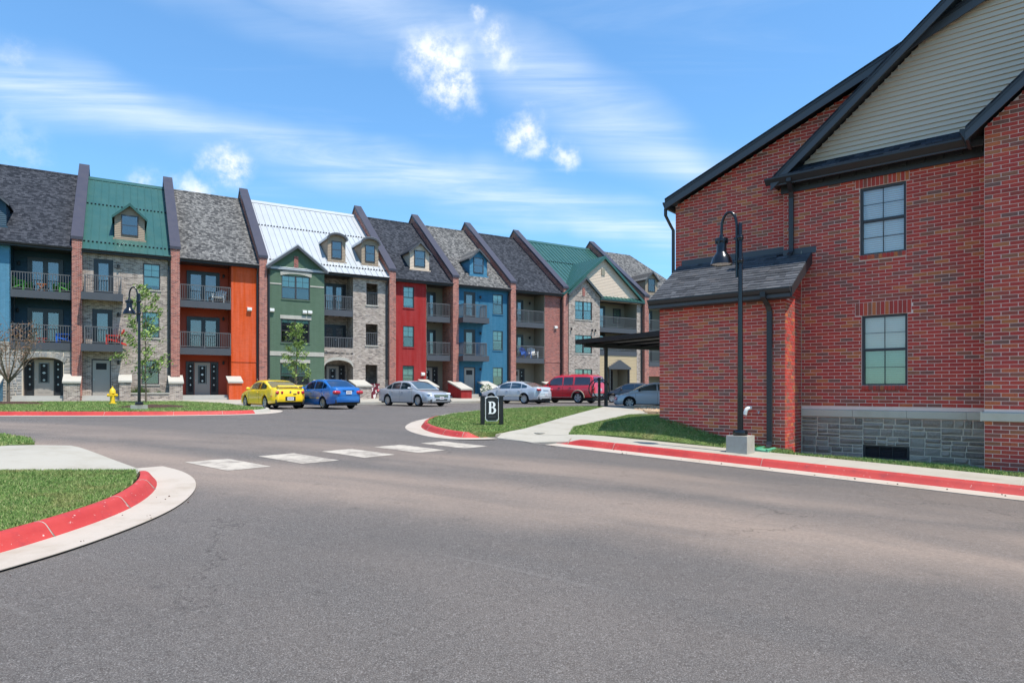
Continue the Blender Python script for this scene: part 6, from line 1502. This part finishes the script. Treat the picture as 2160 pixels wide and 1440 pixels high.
# carport
F = Frame(3.75, 36.3, ROW.a); zr = 1.66+2.62
T = F.thing('carport', 'dark steel carport with a low-pitched roof behind the brick wing', 'carport', 0, 0, .8)
MB().prism([(0, zr), (0, zr+.20), (9.2, zr+.20), (9.2, zr)], 'y', -9.5, -9.44).box(-.05, 0, -9.5, .2, zr-.02, zr+.22).box(9.2, 9.25, -9.5, .2, zr, zr+.2).box(-.02, 9.2, .14, .2, zr-.03, zr+.2).build('fascia', 'black_trim', T)
MB().box(0, 9.2, -9.44, .14, zr+.10, zr+.16).build('roof', 'cap_stone', T)
for (x, y) in ((1.7, -.4), (7.6, -.4), (1.7, -8.6), (7.6, -8.6)):
    MB().box(x-.075, x+.075, y-.075, y+.075, .6, zr-.20).build('post', 'black_trim', T)
for y in (-.4, -8.6): MB().box(.15, 9.1, y-.08, y+.08, zr-.22, zr+.10).build('beam', 'black_trim', T)
for x in (.8, 2.6, 4.4, 6.2, 8.0): MB().box(x-.05, x+.05, -9.3, .1, zr-.04, zr+.10).build('purlin', 'black_trim', T)
# gravel bed beside the wing
gv = MB(); rg = random.Random(3)
for i in range(900):
    px = rg.uniform(5.9, 9.0); py = rg.uniform(28.3, 33.5)
    if px > 5.9+(py-28.3)*.02 and px < 7.4+(py-28.3)*.4:
        s_ = rg.uniform(.03, .08); z = zwalk(px, py)-.01+.10*math.sin(min(1, (px-5.9)/1.5)*1.5); q = [(px+s_*rg.uniform(.7, 1.2)*math.cos(a), py+s_*rg.uniform(.7, 1.2)*math.sin(a), z) for a in (0, 1.3, 2.5, 3.8, 5.1)]; gv.add(q+[(px, py, z+s_*.8)], [(0, 1, 5), (1, 2, 5), (2, 3, 5), (3, 4, 5), (4, 0, 5)])
tag(gv.build('gravel', 'gravel_stones'), 'brown river gravel bed beside the walk', 'gravel', kind='stuff')
sheet('gravel_bed', [(5.9, 28.3), (8.2, 28.6), (9.4, 33.5), (6.6, 33.3)], 'gravel', lambda x, y: zwalk(x, y)+.06, .0, .6, skirt=.15)

# ------------------------------------------------------------ trees and plants
def leafmat(name, cols):
    m, k, p = mat(name, None, .65, spec=.3); g = k.new('ShaderNodeNewGeometry')
    k.l.new(k.ramp(g.outputs['Random Per Island'], [(i/(len(cols)-1), c) for i, c in enumerate(cols)]), p.inputs['Base Color'])
leafmat('leaf_green', [(.10, .17, .03), (.18, .28, .06), (.28, .36, .10), (.14, .22, .045)]); leafmat('leaf_brown', [(.14, .06, .03), (.26, .14, .07), (.19, .10, .05), (.12, .08, .05)])
leafmat('leaf_deep', [(.03, .08, .015), (.07, .14, .025), (.11, .19, .04)])
def tree(label, X, Y, z, h, clear, rad, nl, lm, ls, seed, fan=False, trunkr=.05, name='young_tree', top=1.):
    rg = random.Random(seed); T = WORLD.thing(name, label, 'tree', X, Y, z)
    tr = MB(); br = []
    tips = []
    if not fan:
        pts = [(X+.03*math.sin(i*1.7), Y+.03*math.cos(i*2.1), z-.05+h*.96*i/8) for i in range(9)]
        tr.tube(pts, [trunkr*(1-.88*i/8) for i in range(9)], 8)
        nb = 26
        for i in range(nb):
            f = clear+(1-clear)*(i+.5)/nb*.96; a = i*2.4+rg.uniform(-.4, .4); L = rad*(1.15-f*.75)*rg.uniform(.7, 1.15); up = rg.uniform(.35, .9)
            p0 = Vector((X, Y, z+h*f)); d1 = Vector((math.cos(a), math.sin(a), up)).normalized()
            q = [p0, p0+d1*L*.5+Vector((0, 0, .03)), p0+d1*L+Vector((0, 0, .12*L))]; tr.tube(q, [trunkr*.30*(1.2-f), trunkr*.18, .004], 5); br.append(q)
            for j in range(3): b0 = q[1]+(q[2]-q[1])*rg.random(); d2 = (d1+Vector((rg.uniform(-1, 1), rg.uniform(-1, 1), rg.uniform(-.2, .8)))).normalized(); e = b0+d2*L*.4; tr.tube([b0, e], [.008, .003], 4); br.append([b0, (b0+e)/2, e])
    else:
        tr.tube([(X, Y, z-.05), (X, Y, z+h*clear)], [trunkr, trunkr*.85], 8)
        for i in range(16):
            a = i*2.4; sp_ = rg.uniform(.25, .8); p0 = Vector((X, Y, z+h*clear*rg.uniform(.85, 1))); L = h*(1-clear)*rg.uniform(.75, 1.05)
            d1 = Vector((math.cos(a)*sp_, math.sin(a)*sp_, 1)).normalized(); q = [p0, p0+d1*L*.35+Vector((math.cos(a), math.sin(a), 0))*rad*.18, p0+d1*L*.7+Vector((math.cos(a), math.sin(a), 0))*rad*.2, p0+d1*L]
            tr.tube(q, [trunkr*.55, trunkr*.35, trunkr*.2, .005], 5); br.append(q[1:])
            for j in range(7): b0 = q[1]+(q[3]-q[1])*rg.random(); d2 = (d1+Vector((rg.uniform(-.8, .8), rg.uniform(-.8, .8), rg.uniform(0, .6)))).normalized(); e = b0+d2*L*rg.uniform(.2, .4); tr.tube([b0, e], [.012, .003], 4); br.append([b0, (b0+e)/2, e])
    tr.build('trunk', 'bark', T, 50)
    cl_ = [rg.choice(br) for _ in range(max(6, len(br)*2//3))]
    lv = MB()
    for i in range(nl):
        q = rg.choice(cl_) if rg.random() < .8 else rg.choice(br); f = rg.random(); p0 = q[0]+(q[-1]-q[0])*f+Vector((rg.gauss(0, .09), rg.gauss(0, .09), rg.gauss(0, .09)))*rad
        if p0.z > z+h*top: continue
        n_ = Vector((rg.gauss(0, 1), rg.gauss(0, 1), rg.gauss(0, 1))).normalized(); u_ = n_.orthogonal().normalized(); v_ = n_.cross(u_); s_ = ls*rg.uniform(.6, 1.3)
        lv.add([p0-u_*s_, p0+v_*s_*.45, p0+u_*s_, p0-v_*s_*.45], [(0, 1, 2, 3)])
    lv.build('crown', lm, T, None, False)
    return T
tree('slender young green tree standing before the tan brick house', -19.7, 34.4, 1.0, 6.3, .16, 1.25, 2000, 'leaf_green', .080, 5)
tree('young green tree standing before the green brick gable', -13.9, 41.3, 1.0, 5.0, .22, 1.0, 2000, 'leaf_green', .080, 9)
tree('multi-stemmed brown tree nearly bare, before the arched stone porch', -24.55, 31.2, 1.0, 4.1, .27, 1.3, 1300, 'leaf_brown', .05, 12, True, .07, 'bare_tree')
def shrub(name, label, X, Y, z, r_, h, n, lm, ls, seed, cat='shrub', strap=False):
    rg = random.Random(seed); m_ = MB()
    for i in range(n):
        a = rg.uniform(0, 6.28); q = math.sqrt(rg.random()); hh = rg.random()**.7
        if strap:
            b0 = Vector((X+r_*.5*q*math.cos(a), Y+r_*.5*q*math.sin(a), z)); e = Vector((X+r_*1.1*q*math.cos(a), Y+r_*1.1*q*math.sin(a), z+h*rg.uniform(.6, 1.1)*(1-.4*q))); sd_ = Vector((math.sin(a), -math.cos(a), 0))*.02
            m_.add([b0-sd_, b0+sd_, e], [(0, 1, 2)])
        else:
            p0 = Vector((X+r_*q*math.cos(a)*math.sin(hh*3.0+.14), Y+r_*q*math.sin(a)*math.sin(hh*3.0+.14), z+h*hh)); n_ = Vector((rg.gauss(0, 1), rg.gauss(0, 1), rg.gauss(0, 1))).normalized(); u_ = n_.orthogonal().normalized(); v_ = n_.cross(u_); s_ = ls*rg.uniform(.6, 1.3)
            m_.add([p0-u_*s_, p0+v_*s_*.6, p0+u_*s_, p0-v_*s_*.6], [(0, 1, 2, 3)])
    o = mkobj(name, [(q[0]-X, q[1]-Y, q[2]-z) for q in m_.v], m_.f, lm); o.location = (X, Y, z); return tag(o, label, cat)
p = ROW.w(3.2, -.45); shrub('ornamental_grass', 'green strap-leaved grass growing in the brick planter', p.x, p.y, 1.24, .62, .85, 420, 'leaf_deep', .1, 4, 'plant', True)
p = ROW.w(4.2, -.45); shrub('ornamental_grass', 'lower tuft of grass at the downspout end of the brick planter', p.x, p.y, 1.24, .5, .45, 260, 'leaf_deep', .1, 5, 'plant', True)
p = ROW.w(18.75, -1.2); shrub('small_shrub', 'small green shrub below the hung blanket', p.x, p.y, 1.0, .4, .6, 500, 'leaf_deep', .06, 6)
p = ROW.w(26.1, -2.6); T = WORLD.thing('flower_pot', 'dark pot heaped with white flowers beside the blue stoop wall', 'flower pot', p.x, p.y, .98)
MB().lathe([(.18, .98), (.26, 1.05), (.30, 1.32), (.32, 1.36), (.28, 1.36), (.26, 1.30)], 18, (p.x, p.y, 0)).build('pot', 'dark_plastic', T, 40)
rg = random.Random(8); fm = MB(); lm_ = MB()
for i in range(520):
    a, e, q = rg.uniform(0, 6.28), rg.uniform(-.5, 1.57), rg.uniform(.6, 1); p0 = Vector((p.x+.52*q*math.cos(a)*math.cos(e), p.y+.52*q*math.sin(a)*math.cos(e), 1.62+.48*q*math.sin(e))); n_ = Vector((rg.gauss(0, 1), rg.gauss(0, 1), rg.gauss(0, 1))).normalized(); u_ = n_.orthogonal().normalized(); v_ = n_.cross(u_); s_ = .05
    (fm if i % 3 else lm_).add([p0-u_*s_, p0+v_*s_, p0+u_*s_, p0-v_*s_], [(0, 1, 2, 3)])
fm.build('flowers', 'flower_white', T, None, False); lm_.build('leaves', 'leaf_deep', T, None, False)

# ------------------------------------------------------------ things on the balconies
def adirondack(label, u, y, z, ang, m, group=None):
    o_ = ROW.w(u, y, z); F = Frame(o_.x, o_.y, ROW.a+ang); T = F.thing('garden_chair', label, 'chair', 0, 0, z, group)
    for i in range(5): w_ = .10; x = -.27+i*.135-w_/2; MB().prism([(.12, z+.28), (.50, z+.98-.05*abs(i-2)), (.53, z+.97-.05*abs(i-2)), (.15, z+.27)], 'x', x, x+w_).build('back_slat', m, T)
    for i in range(5): yy = -.42+i*.12; MB().box(-.30, .30, yy, yy+.10, z+.40-.03*i, z+.425-.03*i).build('seat_slat', m, T)
    for s_ in (-1, 1):
        x = s_*.33; MB().box(x-.07, x+.07, -.42, .34, z+.56, z+.585).build('armrest', m, T); MB().box(x-.02, x+.02, -.40, -.30, z, z+.56).build('leg', m, T); MB().prism([(-.42, z+.36), (.62, z+.0), (.62, z+.09), (-.42, z+.44)], 'x', x-.035, x-.010).build('leg', m, T)
    return T
G = 'garden chairs on the balconies'
adirondack('green slatted garden chair at the open side of the top navy balcony', -2.72, .75, FL[2], R(62), 'green_plastic', G)
adirondack('green slatted garden chair beside the brick pier on the top navy balcony', -.72, .75, FL[2], R(-62), 'green_plastic', G)
adirondack('blue slatted garden chair on the lower navy balcony', -.62, .7, FL[1]+.05, R(-100), 'blue_plastic', G)
adirondack('red folding chair on the middle balcony of the tan brick house', 1.85, -.45, FL[1], R(-95), 'red_plastic', G)
adirondack('white garden chair on the top orange house balcony', 7.75, .6, FL[2], R(-20), 'white_plastic', G)
adirondack('blue slatted garden chair behind the middle railing of the olive house', 31.55, .5, FL[1], R(10), 'blue_plastic', G)
adirondack('white garden chair beside the blue one on the olive house balcony', 32.3, .5, FL[1], R(-15), 'white_plastic', G)
def side_table(label, u, y, z, m, h=.48):
    o_ = ROW.w(u, y, z); F = Frame(o_.x, o_.y, ROW.a); T = F.thing('side_table', label, 'table', 0, 0, z)
    MB().box(-.24, .24, -.24, .24, z+h-.03, z+h).build('table_top', m, T)
    for sx in (-1, 1):
        for sy in (-1, 1): MB().add([(sx*.22-.02, sy*.2-.02, z), (sx*.22+.02, sy*.2-.02, z), (sx*.22+.02, sy*.2+.02, z), (sx*.22-.02, sy*.2+.02, z)]+[(-sx*.15+q, sy*.2+w_, z+h-.03) for q, w_ in ((-.02, -.02), (.02, -.02), (.02, .02), (-.02, .02))], [(0, 1, 5, 4), (1, 2, 6, 5), (2, 3, 7, 6), (3, 0, 4, 7)]).build('leg', m, T)
side_table('small orange folding table between the two green chairs', -1.75, .6, FL[2], 'orange_plastic'); side_table('low red table on the lower navy balcony', -1.72, .5, FL[1]+.05, 'red_plastic', .28)
# blanket over the sill, house of the white roof
bk = MB(); N, K = 14, 16; vs = []; 
for i in range(N+1):
    for j in range(K+1):
        u = 17.36+1.08*i/N; f = j/K; dr = 1.15*(1-.55*abs(2*i/N-1)**1.5); vs.append((u+.06*math.sin(f*5+i), -.075-.05*math.sin(i*1.6+f*2)-.03*f, 2.08-f*dr+.03))
bk.add(vs, [(i*(K+1)+j, (i+1)*(K+1)+j, (i+1)*(K+1)+j+1, i*(K+1)+j+1) for i in range(N) for j in range(K)])
bk.mi = [1 if (i//2+j//4) % 3 == 1 else 0 for i in range(N) for j in range(K)]
ROW.one(bk, 'blanket', ['cloth_maroon', 'cloth_white'], 'maroon and white blanket hung over a ground floor sill', 'blanket', 17.9, -.1, 1.0, None, 60)

# utility cover set in the walk
uc = MB(); zc_ = zwalk(.75, 17.2); uc.lathe([(.15, zc_+.002), (.15, zc_+.010), (.13, zc_+.012), (.125, zc_+.007), (.001, zc_+.007)], 20, (.75, 17.2, 0)).box(.66, .84, 17.19, 17.21, zc_+.006, zc_+.012)
tag(uc.build('utility_cover', 'old_concrete'), 'small round utility cover set in the pale walk', 'cover')
